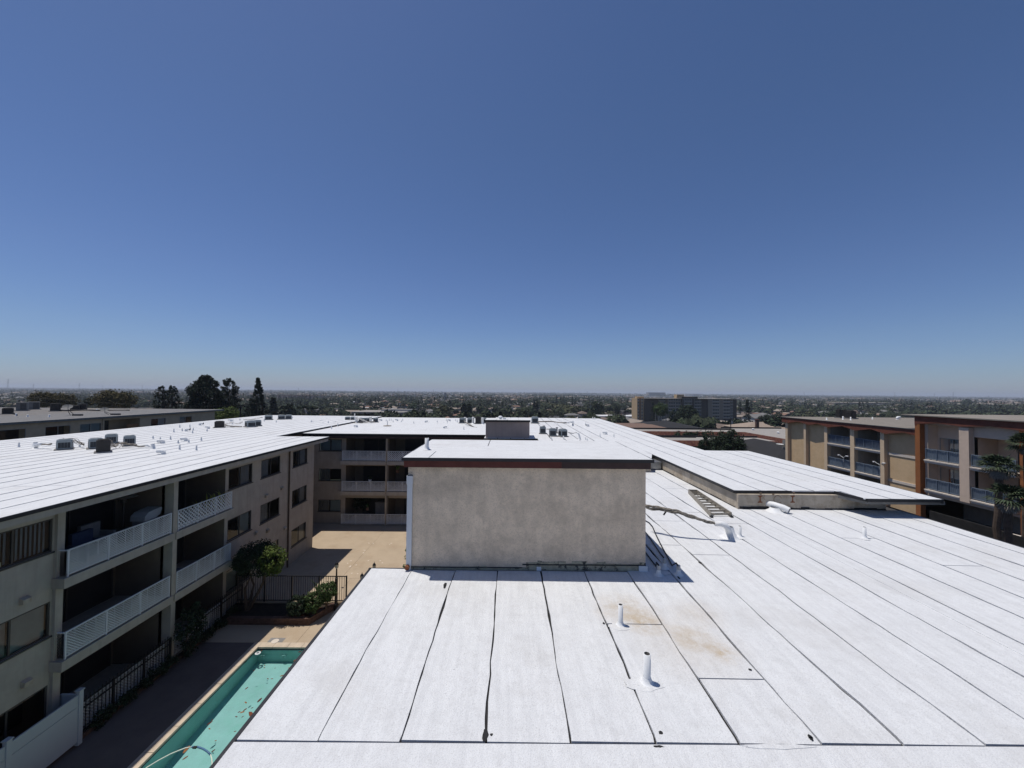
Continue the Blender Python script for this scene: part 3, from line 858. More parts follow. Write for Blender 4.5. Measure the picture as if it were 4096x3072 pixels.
# ================================================================== POOL
pool = thing('swimming_pool', 'teal painted swimming pool with stone coping, sunlit floor and still water', 'swimming pool', (PX0, PY1, 0))
zf0, zf1 = -.62, -1.25                                     # floor at the shallow far end, at the near end
q = MB()
q.quad((PX0, PY0, zf1), (PX1, PY0, zf1), (PX1, PY1 - .0, zf0), (PX0, PY1, zf0))
q.build('pool_floor', 'pool_paint', pool)
for nm, pts in (('pool_wall', [(PX0, PY0), (PX0, PY1)]), ('pool_wall', [(PX0, PY1), (PX1, PY1)]), ('pool_wall', [(PX1, PY1), (PX1, PY0)]), ('pool_wall', [(PX1, PY0), (PX0, PY0)])):
    (ax_, ay_), (bx_, by_) = pts
    q = MB().quad((ax_, ay_, -1.3), (bx_, by_, -1.3), (bx_, by_, -.13), (ax_, ay_, -.13), 0)
    q.quad((ax_, ay_, -.13), (bx_, by_, -.13), (bx_, by_, -.02), (ax_, ay_, -.02), 1)
    q.build(nm, ['pool_paint', 'pool_tile'], pool)
# coping stones, one by one
y = PY0 - .3
while y < PY1 + .25:
    l = min(.92, PY1 + .3 - y)
    for x0, x1 in ((PX0 - .3, PX0 + .025), (PX1 - .025, PX1 + .3)):
        MB().box(x0, x1, y + .006, y + l - .006, -.05, .018 + R.uniform(-.003, .004)).build('coping_stone', 'coping', pool)
    y += .92
x = PX0 + .03
while x < PX1 - .1:
    l = min(.62, PX1 - .03 - x)
    MB().box(x + .006, x + l - .006, PY1 - .025, PY1 + .29, -.05, .018 + R.uniform(-.003, .004)).build('coping_stone', 'coping', pool)
    x += .62
MB().quad((PX0 + .001, PY0 + .001, -.12), (PX1 - .001, PY0 + .001, -.12), (PX1 - .001, PY1 - .001, -.12), (PX0 + .001, PY1 - .001, -.12)).build('water', 'pool_water', pool)
for px, py in ((1625, 195), (1890, 195)):
    c = AY(*zoom(540, 2560, .31646)(px, py), PY1 - .02)
    q = MB().tube([(c.x + .1 * math.cos(t), PY1 - .01 - .09 * abs(math.sin(t)), c.z + .045 * math.sin(t)) for t in [k * math.pi / 5 for k in range(11)]], .014, 6)
    q.build('handhold', 'pool_paint', pool)
q = MB().lathe([(.05, 0), (.1, .0), (.11, .03), (.07, .05), (.05, .03)], (PX0 + .16, PY1 - .22, -.13), 14)
q.build('skimmer_ring', 'white_paint', pool)
hz = -.105
P3 = zoom(540, 2560, .31646)
hp = [AZ(*P3(x, y), hz) for x, y in ((60, 1700), (145, 1615), (300, 1520), (450, 1440), (560, 1395), (640, 1365), (720, 1352))]
ho = thing('pool_hose', 'floating pool hose, pale green with one blue length, curving across the pool', 'hose', hp[3])
MB().tube(hp, .016, 8).build('pale_hose', 'hose_white', ho, True)
hp = [AZ(*P3(x, y), hz) for x, y in ((720, 1352), (790, 1352), (860, 1375), (915, 1410), (955, 1450))]
MB().tube(hp, .026, 8).build('blue_hose', 'hose_blue', ho, True)
hp = [AZ(*P3(x, y), hz) for x, y in ((955, 1450), (970, 1500), (975, 1560), (960, 1640))]
MB().tube(hp, .016, 8).build('pale_hose', 'hose_white', ho, True)
c = AZ(*P3(755, 1362), hz)
MB().box(c.x - .05, c.x + .06, c.y - .03, c.y + .03, hz - .01, hz + .03).build('hose_coupling', 'black_cable', ho)
# leaves afloat and on the floor of the pool
lf = [(1410, 610, 1), (1400, 790, 1), (1575, 760, 1.6), (1390, 880, 1), (1355, 912, 1.2), (1465, 940, 2.4), (1480, 858, .6), (945, 1050, 1.3), (942, 1122, .7), (1020, 1273, .6), (1265, 1155, .6), (990, 1400, .9), (635, 1490, 1.2), (650, 1383, 2), (1855, 452, 1.1), (1680, 490, .7), (1733, 490, .7), (1635, 350, .7), (1640, 320, .6), (1945, 355, .8), (2020, 258, 1.1), (2085, 148, 1.2), (1280, 970, .7), (1315, 910, .7), (1360, 970, .6), (975, 1012, .5), (1400, 270, 1.0), (1505, 385, .6), (1770, 355, .5), (1600, 130, 1.0)]
lrank = sorted(range(len(lf)), key=lambda i: lf[i][1])
for i, (x, y, s) in enumerate(lf):
    c = AZ(*P3(x, y), -.112)
    t = R.uniform(0, 3)
    n = 7
    ps = [(c.x + (.07 * s * math.cos(k * 2 * math.pi / n) * (.7 + .5 * R.random())) * math.cos(t) - .025 * s * math.sin(k * 2 * math.pi / n) * math.sin(t),
           c.y + (.07 * s * math.cos(k * 2 * math.pi / n)) * math.sin(t) + .025 * s * math.sin(k * 2 * math.pi / n) * math.cos(t)) for k in range(n)]
    o = MB().prism(ps, -.114, -.108).build('fallen_leaf', 'fallen_leaf', None)
    o['label'] = '%s brown leaf afloat on the teal pool, counting from its far end' % ORD[lrank.index(i)]
    o['category'], o['group'] = 'leaf', 'brown leaves afloat in the pool'
# drain cover in the deck
c = AZ(*zoom(900, 2100, .5858)(342, 797), 0)
dc = thing('drain_cover', 'round white skimmer lid set in a pale square of deck behind the pool', 'drain cover', c)
MB().box(c.x - .33, c.x + .33, c.y - .26, c.y + .26, -.02, .006).build('surround', 'pad', dc)
MB().lathe([(.0, .03), (.15, .03), (.165, .004)], (c.x, c.y, .004), 20).build('lid', 'pale_band', dc)

# ================================================================== PLANTER, FENCES AND PLANTS BY THE POOL
def brick_wall(parent, a, b, courses, h=.105, l=.42, t=.2, z0=0):
    a, b = Vector((*a, 0)), Vector((*b, 0))
    d = (b - a); L_ = d.length; d.normalize()
    nrm = Vector((-d.y, d.x, 0))
    for k in range(courses):
        x = -(k % 2) * l * .5
        while x < L_ - .02:
            x0, x1 = max(0, x), min(L_, x + l)
            if x1 - x0 > .05:
                p, q_ = a + d * (x0 + .006), a + d * (x1 - .006)
                o = R.uniform(-.006, .008)
                MB().prism([((p + nrm * -o).x, (p + nrm * -o).y), ((q_ + nrm * -o).x, (q_ + nrm * -o).y), ((q_ + nrm * t).x, (q_ + nrm * t).y), ((p + nrm * t).x, (p + nrm * t).y)],
                           z0 + k * h + .005, z0 + (k + 1) * h - .003).build('brick', 'brick', parent)
            x += l
pl = thing('planter_bed', 'low red brick planter bed across the end of the pool deck, corner cut', 'planter', (-11, 18.4, 0))
brick_wall(pl, (-13.3, 18.4), (-9.41, 18.4), 3)
brick_wall(pl, (-9.41, 18.4), (-8.78, 19.75), 3)
MB().prism([(-13.85, 18.55), (-9.5, 18.55), (-8.95, 19.75), (-8.95, 19.86), (-13.85, 19.86)], .0, .22).build('soil', 'soil', pl, kind='stuff')
MB().prism([(-10.3, 18.61), (-9.62, 18.61), (-9.2, 19.5), (-10.0, 19.5)], .2, .235).build('bark_mulch', 'bark_mulch', pl, kind='stuff')
MB().box(-13.85, -8.2, 19.86, 20.06, 0, .26).build('fence_kerb', 'concrete_kerb', pl)
pl2 = thing('planter_bed', 'narrow shaded brick edged bed along the foot of the balcony wing', 'planter', (-13.5, 12, 0))
brick_wall(pl2, (-13.42, 18.4), (-13.42, 9.2), 1, h=.14, t=-.12)
MB().box(-13.86, -13.44, 9.2, 18.4, -.01, .09).build('soil', 'soil', pl2, kind='stuff')

def iron_fence(name, label, a, b, z0, z1, npost, step=.105, spear=False):
    a, b = Vector((*a, 0)), Vector((*b, 0))
    d = b - a; L_ = d.length; d.normalize()
    t = thing(name, label, 'fence', a)
    nrm = Vector((-d.y, d.x, 0))
    def bx(x0, x1, w_, za, zb):
        p, q_ = a + d * x0, a + d * x1
        return [(p + nrm * w_).xy[:], (q_ + nrm * w_).xy[:], (q_ - nrm * w_).xy[:], (p - nrm * w_).xy[:]]
    for zz in (z1 - .04, z0 + .05, *([z1 - .24] if spear else [])):
        MB().prism([tuple(v) for v in bx(0, L_, .02, 0, 0)], zz, zz + .035).build('rail', 'black_iron', t)
    for i in range(npost + 1):
        x = L_ * i / npost
        MB().prism([tuple(v) for v in bx(x - .03, x + .03, .03, 0, 0)], z0, z1 + .01).build('post', 'black_iron', t)
    n = int(L_ / step)
    for i in range(1, n):
        x = L_ * i / n
        MB().prism([tuple(v) for v in bx(x - .009, x + .009, .009, 0, 0)], z0 + .05, z1 + (.12 if spear else -.02)).build('picket', 'black_iron', t)
    return t
iron_fence('iron_fence', 'black iron picket fence standing across the courtyard behind the planter', (-13.9, 19.96), (-8.32, 19.96), .26, 1.58, 4, .115)
iron_fence('iron_fence', 'black iron fence in front of the near ground floor patio lattice', (-13.47, 12.3), (-13.47, 15.6), .12, 1.16, 3, .12, True)
iron_fence('iron_fence', 'black iron fence in front of the far ground floor patio, beyond the dark shrub', (-13.47, 16.9), (-13.47, 19.7), .12, 1.25, 2, .12, True)
wf = thing('vinyl_fence', 'white vinyl privacy fence beside the ground floor window at the near end of deck', 'fence', (-13.3, 10, 0))
for i in range(5):
    y0, y1 = 12.2 - 1.72 * i, 12.2 - 1.72 * (i + 1)
    MB().box(-13.36, -13.24, y0 - .06, y0 + .06, .05, 1.70).build('post', 'white_fence', wf)
    MB().box(-13.38, -13.22, y0 - .08, y0 + .08, 1.70, 1.73).build('post_cap', 'white_fence', wf)
    MB().box(-13.33, -13.27, y1 + .06, y0 - .06, .16, 1.24).build('panel', 'white_fence', wf)
    MB().box(-13.325, -13.275, y1 + .06, y0 - .06, 1.25, 1.60).build('top_panel', 'white_fence', wf)
MB().box(-13.88, -13.37, 12.17, 12.23, .16, 1.58).build('return_panel', 'white_fence', wf)
lp = thing('lamp_post', 'black lamp post rising out of the courtyard picket fence', 'lamp post', (-8.72, 19.7, 0))
MB().lathe([(.1, .0), (.1, .3), (.075, .32), (.07, 1.6), (.04, 1.62), (.035, 2.1)], (-8.72, 19.7, 0), 10).build('post', 'black_iron', lp)
def lantern(par, x, y, z, s=1.0):
    MB().lathe([(.03 * s, 0), (.07 * s, .03 * s), (.09 * s, .2 * s)], (x, y, z), 6).build('lantern_glass', 'lamp_glass', par)
    MB().lathe([(.1 * s, .2 * s), (.05 * s, .29 * s), (.012 * s, .32 * s), (.012 * s, .38 * s), (0, .39 * s)], (x, y, z), 6).build('lantern_cap', 'black_iron', par)
    q = MB()
    for k in range(6):
        t = k * math.pi / 3
        q.tube([(x + .07 * s * math.cos(t), y + .07 * s * math.sin(t), z + .03 * s), (x + .092 * s * math.cos(t), y + .092 * s * math.sin(t), z + .2 * s)], .008 * s, 4)
    q.build('lantern_cage', 'black_iron', par)
lantern(lp, -8.72, 19.7, 2.08)
for px, py, lab in ((1497, 2260, 'small black lantern post poking up just behind the far corner of foreground roof'), (1448, 2303, 'small black lantern head peeking over the left edge of foreground roof')):
    p = AY(px, py, 21.5 if px > 1460 else 20.2)
    t = thing('lamp_post', lab, 'lamp post', (p.x, p.y, 0))
    MB().lathe([(.05, 0), (.035, .1), (.03, p.z - .2)], (p.x, p.y, 0), 8).build('post', 'black_iron', t)
    lantern(t, p.x, p.y, p.z - .2)

# ------------------------------------------------------------------ leaf clouds
def leaf_quads(cs, rr_, n, size, rs, flat=0.0, droop=0):
    """n leaf faces round each clump centre; returns (V, F) arrays"""
    cs = np.asarray(cs, float); rr_ = np.asarray(rr_, float).reshape(-1, 1)
    c = np.repeat(cs, n, 0); r = np.repeat(rr_, n, 0)
    d = rs.randn(len(c), 3); d /= np.linalg.norm(d, axis=1, keepdims=True)
    p = c + d * r * (rs.rand(len(c), 1) ** .4)
    nrm = d * .8 + rs.randn(len(c), 3) * .6 + np.array([0, 0, .35 + flat])
    nrm /= np.linalg.norm(nrm, axis=1, keepdims=True)
    a = np.cross(nrm, rs.randn(len(c), 3)); a /= np.linalg.norm(a, axis=1, keepdims=True) + 1e-9
    b = np.cross(nrm, a)
    s = size * (.6 + .8 * rs.rand(len(c), 1))
    V = np.stack([p - a * s - b * s * .25, p + b * s * -.6, p + a * s, p + b * s * .6], 1).reshape(-1, 3)
    return V
def np_mesh(name, V, mname, tris=None):
    me = bpy.data.meshes.new(name)
    n = len(V)
    me.vertices.add(n); me.vertices.foreach_set('co', V.astype(np.float32).ravel())
    nf = n // 4
    me.loops.add(n); me.loops.foreach_set('vertex_index', np.arange(n, dtype=np.int32))
    me.polygons.add(nf); me.polygons.foreach_set('loop_start', np.arange(0, n, 4, dtype=np.int32))
    me.materials.append(MAT[mname])
    me.update(calc_edges=True)
    return me
def crown(par, V, m, nm='crown', off=None, **pr):
    o = bpy.data.objects.new(nm, np_mesh(nm, V - (np.array(off) if off is not None else 0), m))
    COL.objects.link(o)
    o.parent = par
    for k, v in pr.items(): o[k] = v
    return o
def ball_clumps(rs, n, c, ax, shell=.45, taper=0.0, floor=-1):
    out = []
    while len(out) < n:
        d = rs.randn(3); d /= np.linalg.norm(d)
        r = shell + (1 - shell) * rs.rand() ** .5
        p = d * r
        if p[2] < floor: continue
        k = 1 - taper * (p[2] + 1) / 2
        out.append((c[0] + p[0] * ax[0] * k, c[1] + p[1] * ax[1] * k, c[2] + p[2] * ax[2]))
    return out
def limbs(par, base, tips, r0, m='trunk', name='trunk', sag=.1, seed=0):
    r = random.Random(seed)
    q = MB()
    b = Vector(base)
    for t in tips:
        t = Vector(t)
        mid = b.lerp(t, .5) + Vector((r.uniform(-1, 1), r.uniform(-1, 1), 0)) * sag * (t - b).length
        q.tube([b, b.lerp(mid, .5), mid, t], [r0, r0 * .75, r0 * .5, r0 * .12], 6)
    off = par.location
    return q.build(name, m, par)

rs = np.random.RandomState(3)
# courtyard tree, sun and shade put into the leaf colours: bright right, dark left
tb_ = (-12.9, 19.25, .2)
ct = thing('courtyard_tree', 'round bushy courtyard tree in the planter, its right side in sun', 'tree', tb_)
cs = ball_clumps(rs, 120, (-12.45, 19.3, 2.7), (1.05, .95, .78), .5, 0, -.8)
crown(ct, leaf_quads(cs, [.22] * len(cs), 60, .05, rs), 'leaf_dark', off=tb_)
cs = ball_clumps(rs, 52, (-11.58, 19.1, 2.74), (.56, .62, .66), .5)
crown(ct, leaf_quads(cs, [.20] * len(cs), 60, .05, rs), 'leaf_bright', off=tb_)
limbs(ct, (-12.9, 19.25, .1), [(-13.1, 19.4, 2.5), (-12.4, 19.2, 2.6), (-12.0, 19.3, 2.7), (-11.7, 19.1, 2.5)], .10, seed=2)
for i, (c, ax, n, lab) in enumerate((((-10.15, 18.8, .72), (.48, .42, .42), 60, 'clipped dark green shrub at the left of three on the planter corner'),
                                ((-9.5, 18.95, .82), (.46, .42, .42), 60, 'middle clipped green shrub of three on the planter corner'),
                                ((-9.02, 19.3, 1.12), (.44, .42, .42), 60, 'clipped green shrub in the planter next to the lamp post'))):
    t = thing('shrub', lab, 'shrub', (c[0], c[1], .2))
    cs = ball_clumps(rs, n, c, ax, .55)
    crown(t, leaf_quads(cs, [.13] * n, 55, .04, rs), 'leaf_dark' if i == 0 else 'leaf_mid', 'foliage', off=(c[0], c[1], .2))
    limbs(t, (c[0], c[1], .18), [(c[0] - .15, c[1], c[2]), (c[0] + .15, c[1] + .05, c[2])], .045, seed=i, name='stem')
def blade_plant(name, lab, cat, c, n, ln, m, rs_, wd=.02, up=1.0):
    t = thing(name, lab, cat, c)
    q = MB()
    for k in range(n):
        a = rs_.uniform(0, 2 * math.pi); l = ln * rs_.uniform(.6, 1.1); o = rs_.uniform(.2, .8)
        p0 = Vector(c)
        p1 = p0 + Vector((math.cos(a) * o * .4 * l, math.sin(a) * o * .4 * l, l * .65 * up))
        p2 = p0 + Vector((math.cos(a) * o * l, math.sin(a) * o * l, l * (.75 if k % 2 else .9) * up))
        s = Vector((-math.sin(a), math.cos(a), 0)) * wd
        q.add([p0 - s, p0 + s, p1 + s, p1 - s, p2], [(0, 1, 2, 3), (3, 2, 4)])
    q.build('leaves', m, t)
    return t
rr2 = random.Random(9)
blade_plant('strap_plant', 'tall thin leaved plant against the fence behind the corner shrub', 'plant', (-9.6, 19.55, .9), 22, .75, 'leaf_mid', rr2)
c = (-13.25, 16.3, .1)
t = thing('shrub', 'tall dark shrub standing in shade between the two patio fences', 'shrub', c)
cs = ball_clumps(rs, 60, (-13.2, 16.25, 1.1), (.32, .6, 1.05), .5)
crown(t, leaf_quads(cs, [.17] * 60, 40, .045, rs), 'leaf_dark', 'foliage', off=c)
limbs(t, (-13.25, 16.3, .05), [(-13.25, 16.2, 1.2), (-13.2, 16.5, 1.4)], .05, seed=4, name='stem')
for i, (y, hgt) in enumerate(((12.9, .45), (13.7, .4), (14.6, .5), (15.4, .45), (17.3, .4), (18.1, .45), (18.9, .5))):
    c = (-13.6, y, .08)
    t = thing('low_shrub', '%s dark ground shrub from the near end of bed under the patio fences' % ORD[i], 'shrub', c, 'low shrubs along the patio fences')
    cs = ball_clumps(rs, 18, (-13.32, y, .08 + hgt * .45), (.16, .38, hgt * .5), .4)
    crown(t, leaf_quads(cs, [.13] * 18, 34, .035, rs), 'leaf_dark', 'foliage', off=c)
c = AY(*zoom(1240, 1700, .26525)(1500, 900)[:2], 1)  # unused depth probe
gp = AZ(1482, 2230, .2)
t = thing('wall_creeper', 'small green creeper growing at the left corner of the stucco penthouse', 'plant', (-2.4, 8.9, 7.0))
cs = [(-2.37, 8.85 + .1 * k, 7.1 + .16 * k + .02 * (k % 2)) for k in range(4)]
crown(t, leaf_quads(cs, [.06] * 4, 26, .022, rs), 'leaf_mid', 'foliage', off=(-2.4, 8.9, 7.0))
# things on the balconies
p = ML(14.75, -.75, FL[2])
ht = thing('patio_heater', 'tall patio heater with flat steel hood on the upper near balcony', 'patio heater', p)
MB().lathe([(.2, 0), (.2, .5), (.05, .55), (.035, 1.45), (.09, 1.5), (.09, 1.66)], p, 12).build('stand', 'black_iron', ht)
MB().lathe([(.40, 1.68), (.3, 1.74), (.0, 1.8)], p, 18).build('hood', 'steel', ht)
MB().lathe([(.08, 1.5), (.08, 1.66)], p, 12).build('burner', 'steel', ht)
def armchair(y, lab, d=-.9, m='fabric_grey'):
    p = ML(y, d, FL[2])
    t = thing('patio_armchair', lab, 'armchair', p)
    x, y, z = p
    MB().box(x - .3, x + .3, y - .3, y + .3, z + .2, z + .42).build('seat', m, t)
    MB().box(x - .34, x - .2, y - .32, y + .32, z + .42, z + .95).build('backrest', m, t)
    MB().box(x - .3, x + .3, y - .4, y - .31, z + .1, z + .6).build('armrest', m, t)
    MB().box(x - .3, x + .3, y + .31, y + .4, z + .1, z + .6).build('armrest', m, t)
    for a in (-.26, .26):
        for b in (-.34, .34): MB().box(x + a - .02, x + a + .02, y + b - .02, y + b + .02, z, z + .2).build('leg', 'black_iron', t)
armchair(13.95, 'grey cushioned armchair left of the patio heater on the upper near balcony')
armchair(13.2, 'dark blue armchair near the railing of the upper near balcony', -.35, 'denim')
p = ML(15.25, -.35, FL[2])
t = thing('grill_cover', 'white curved cover over a grill at the right end of upper near balcony', 'grill', p)
MB().box(p[0] - .25, p[0] + .25, p[1] - .3, p[1] + .3, p[2], p[2] + .7).build('cart', 'fabric_grey', t)
q = MB()
ps = [(-.36, .72), (-.34, .9), (-.2, 1.02), (.1, 1.06), (.36, 1.08), (.38, 1.0), (.3, .82), (.1, .72)]
q.add([(p[0] - .28, p[1] + a, p[2] + b) for a, b in ps] + [(p[0] + .28, p[1] + a, p[2] + b) for a, b in ps], [tuple(range(8)), tuple(range(15, 7, -1))] + [(i, (i + 1) % 8, 8 + (i + 1) % 8, 8 + i) for i in range(8)])
q.build('lid', 'fabric_white', t)
for i, y in enumerate((17.25, 17.7, 18.15, 18.6)):
    p = ML(y, .12, FL[2] + .25)
    t = blade_plant('potted_plant', '%s yellowing strap leaved pot plant from the left behind the coarse lattice' % ORD[i], 'potted plant', p, 9, .85, 'yellow_plant', rr2, .03)
    t['group'] = 'yellow plants behind the coarse lattice'
    MB().lathe([(.09, -.25), (.12, 0), (.0, .0)], p, 10).build('pot', 'brick', t)
p = ML(16.35, -.1, FL[2] + .3)
t = blade_plant('potted_fern', 'drooping green fern at the left end behind the coarse lattice', 'potted plant', p, 26, .6, 'leaf_mid', rr2, .02, .6)
MB().lathe([(.12, -.3), (.15, 0), (.0, .0)], p, 10).build('pot', 'brick', t)
p = ML(16.9, -.6, FL[1])
t = thing('folding_chair', 'folding metal chair with a cloth on its back on the middle far balcony', 'chair', p)
x, y, z = p
MB().box(x - .2, x + .2, y - .22, y + .22, z + .42, z + .45).build('seat', 'fabric_grey', t)
MB().box(x - .24, x - .2, y - .24, y + .24, z + .55, z + .95).build('backrest', 'fabric_grey', t)
for a in (-.2, .18):
    for b in (-.22, .22): MB().tube([(x + a, y + b, z), (x + a, y + b, z + (.95 if a < 0 else .43))], .012, 6).build('leg', 'alu', t)
t = thing('hanging_cloth', 'small white cloth draped over the folding chair back', 'cloth', (x - .22, y + .1, z + .9))
MB().box(x - .25, x - .19, y + .02, y + .2, z + .83, z + .97).build('cloth_fold', 'fabric_white', t)
t = thing('broom', 'broom leaning in the left corner of the middle far balcony', 'broom', ML(16.1, -.1, FL[1]))
a, b = Vector(ML(16.15, -.05, FL[1] + .1)), Vector(ML(16.02, -.25, FL[1] + 1.65))
MB().tube([a, b], .014, 6).build('handle', 'wood_board', t)
MB().box(a.x - .04, a.x + .04, a.y - .14, a.y + .14, a.z - .1, a.z + .06).build('head', 'fabric_grey', t)
# plants and pots on the far wing's balconies
def farp(px, py, d=.2): return AY(px, py, YW - d)
for i, (px, py, mm, n, ln, lab) in enumerate(((1480, 1918, 'leaf_dark', 26, .5, 'dark leafy pot plant hanging over the middle rail of the cross wing'),
                                   (1590, 1880, 'leaf_mid', 30, .75, 'big leaved plant on the middle balcony beside the penthouse corner'),
                                   (1470, 2030, 'leaf_mid', 16, .5, 'small plant behind the ground floor lattice of the cross wing'))):
    p = farp(px, py)
    t = blade_plant('potted_plant', lab, 'potted plant', p, n, ln, mm, rr2, .05, .7)
    MB().lathe([(.1, -.22), (.13, 0), (.0, 0)], p, 10).build('pot', 'white_paint' if i == 0 else 'brick', t)
p = farp(1420, 2000, -.1)
t = thing('climbing_shrub', 'dark creeper filling the left of the ground floor loggia in the cross wing', 'shrub', (p.x, p.y, .1))
cs = [(p.x + rs.uniform(-.4, .9), p.y + .9 + rs.uniform(-.2, .3), rs.uniform(.9, 2.1)) for _ in range(50)]
crown(t, leaf_quads(cs, [.22] * 50, 36, .06, rs), 'leaf_dark', 'foliage', off=(p.x, p.y, .1))
p = farp(1520, 2035, -.5)
t = thing('storage_box', 'grey storage cabinet on the ground floor patio of cross wing', 'cabinet', (p.x, p.y, .1))
MB().box(p.x - .5, p.x + .45, p.y + .3, p.y + .8, .1, 1.5).build('body', 'fabric_grey', t)
MB().box(p.x - .53, p.x + .48, p.y + .27, p.y + .83, 1.5, 1.56).build('lid', 'fabric_grey', t)
# chalk scuffs on the courtyard floor
for i, (px, py) in enumerate(((1478, 2176), (1573, 2178), (1450, 2250), (1530, 2243), (1408, 2245), (1450, 2205), (1385, 2270), (1420, 2285))):
    c = AZ(px, py, .005)
    r = random.Random(i)
    for k in range(2):
        x, y = c.x + r.uniform(-.3, .3), c.y + r.uniform(-.35, .35)
        ps = [(x + r.uniform(.02, .09) * math.cos(2 * math.pi * j / 9), y + r.uniform(.01, .10) * math.sin(2 * math.pi * j / 9)) for j in range(9)]
        MB().prism(ps, .001, .004).build('paint_scuff', 'chalk', cy)

# ================================================================== ROOF EQUIPMENT
PIPES = {'left wing roof': [], 'cross wing roof': [], 'right wing roof': []}
for x, a, b in ((37, 893, 932), (127, 912, 985), (258, 898, 943), (355, 946, 992), (373, 1003, 1070), (585, 1012, 1080), (647, 912, 958), (488, 940, 982), (300, 803, 850), (405, 800, 835), (375, 753, 792), (503, 748, 792), (545, 790, 825), (537, 822, 863), (720, 808, 840), (1046, 686, 715), (1136, 676, 700), (1040, 722, 750), (1443, 678, 712), (1595, 698, 725), (1542, 640, 668)):
    PIPES['left wing roof'].append((*Z2(x, b), Z2(x, a)[1], ZR))
for x, a, b in ((268, 818, 885), (1035, 810, 890), (1135, 850, 885)):
    PIPES['left wing roof'].append((*Z1(x, b), Z1(x, a)[1], ZR))
for x, a, b in ((15, 430, 458), (223, 440, 470)):
    PIPES['left wing roof'].append((*Z3(x, b), Z3(x, a)[1], ZR))
for x, a, b in ((263, 497, 540), (340, 467, 510), (158, 455, 485), (549, 350, 450), (935, 420, 445), (973, 412, 438), (996, 412, 438), (1020, 428, 455), (1122, 430, 455), (1138, 412, 440), (1274, 445, 475), (1563, 435, 460), (1674, 417, 443), (1687, 435, 460), (1788, 417, 443), (1808, 428, 460), (1889, 508, 552), (950, 432, 500), (828, 385, 455)):
    PIPES['cross wing roof'].append((*Z3(x, b), Z3(x, a)[1], ZF))
for x, a, b in ((1121, 510, 550), (1195, 525, 560), (1435, 530, 570), (1640, 688, 748), (1837, 688, 748), (1432, 745, 790), (1455, 760, 793), (948, 740, 780), (1119, 725, 780), (1035, 530, 558), (1323, 455, 490), (1538, 455, 495), (1567, 460, 495)):
    PIPES['right wing roof'].append((*Z4(x, b), Z4(x, a)[1], ZR))
def vent_pipe(label, px, pyb, pyt, z, group=None, r=None, cone=.09, hollow=False):
    b = AZ(px, pyb, z)
    top = AY(px, pyt, b.y).z
    r = r or .042
    t = thing('vent_pipe', label, 'vent pipe', (b.x, b.y, z), group)
    q = MB().lathe([(r, 0), (r, top - z), (r * .8, top - z), (r * .8, top - z - .1), (0, top - z - .1)], (b.x, b.y, z), 10)
    q.m[10 * 2:] = [1] * (len(q.f) - 20)
    q.build('pipe', ['white_paint', 'flashing'], t, True)
    MB().lathe([(r * 2.0, .006), (r * 1.4, .022), (r * 1.16, cone * .8), (r * 1.02, cone * .8 + .015)], (b.x, b.y, z + .008), 12).build('flashing', 'white_paint', t, True)
    return t
for nm, lst in PIPES.items():
    lst.sort(key=lambda p: p[0])
    for i, (px, pyb, pyt, z) in enumerate(lst):
        vent_pipe('%s short white vent pipe from the left on the %s' % (ORD[i], nm), px, pyb, pyt, z, 'white vent pipes on the %s' % nm)
vent_pipe('white capped vent pipe beside rust stains on the foreground roof', 2482, 2502, 2418, ZL, None, .042, .06)
vent_pipe('tallest white vent pipe with dark open top nearest the viewer', 2588, 2732, 2614, ZL, None, .05, .08)
vent_pipe('white vent pipe standing beside the white gooseneck pipe', 2959, 2147, 2104, ZL, None, .042, .07)
vent_pipe('lone white vent pipe on the lower roof toward the right edge', 3458, 2153, 2108, ZL, None, .042, .07)
vent_pipe('white vent pipe at the left end of the front penthouse roof', 1707, 1800, 1752, PT, None, .05, .08)
# low turtle and elbow vents
def hood_vent(label, px, py, z, ang, s=1.0, group=None):
    b = AZ(px, py, z)
    t = thing('hooded_vent', label, 'roof vent', (b.x, b.y, z), group)
    ca, sa = math.cos(ang), math.sin(ang)
    MB().lathe([(.13 * s, .004), (.095 * s, .03), (.085 * s, .1 * s)], (b.x, b.y, z + .006), 12).build('flashing', 'white_paint', t, True)
    pts = [(b.x - ca * .04 * s, b.y - sa * .04 * s, z + .08 * s), (b.x, b.y, z + .15 * s), (b.x + ca * .12 * s, b.y + sa * .12 * s, z + .18 * s), (b.x + ca * .30 * s, b.y + sa * .30 * s, z + .17 * s)]
    MB().tube(pts, [.085 * s, .10 * s, .10 * s, .105 * s], 12, caps=False).build('elbow', 'white_paint', t, True)
    MB().tube([pts[2], (b.x + ca * .27 * s, b.y + sa * .27 * s, z + .172 * s)], .09 * s, 12).build('dark_mouth', 'flashing', t)
HV = [(*Z2(x, y), ZR, 'left wing roof') for x, y in ((455, 838), (630, 762), (165, 992), (455, 962), (170, 1130), (740, 806), (1025, 712), (1795, 668))] + \
     [(*Z3(x, y), ZF, 'cross wing roof') for x, y in ((50, 475), (282, 474), (577, 520), (878, 442), (1075, 442), (1418, 460), (1720, 444), (1647, 533), (150, 455))] + \
     [(*Z4(x, y), ZR, 'right wing roof') for x, y in ((1475, 592), (1730, 707), (1120, 553))]
for nm in ('left wing roof', 'cross wing roof', 'right wing roof'):
    l = sorted([h for h in HV if h[3] == nm], key=lambda h: h[0])
    for i, (px, py, z, _) in enumerate(l):
        hood_vent('%s low white hooded vent from the left on the %s' % (ORD[i], nm), px, py, z, rad(R.choice((185, 170, 10, 200))), 0.95, 'white hooded vents on the %s' % nm)
b = AZ(*Z8(1880, 770), ZL)
t = thing('scupper_pipe', 'fat white drain elbow pipe coming out at the foot of stucco curb', 'drain pipe', (b.x, 13.4, ZL))
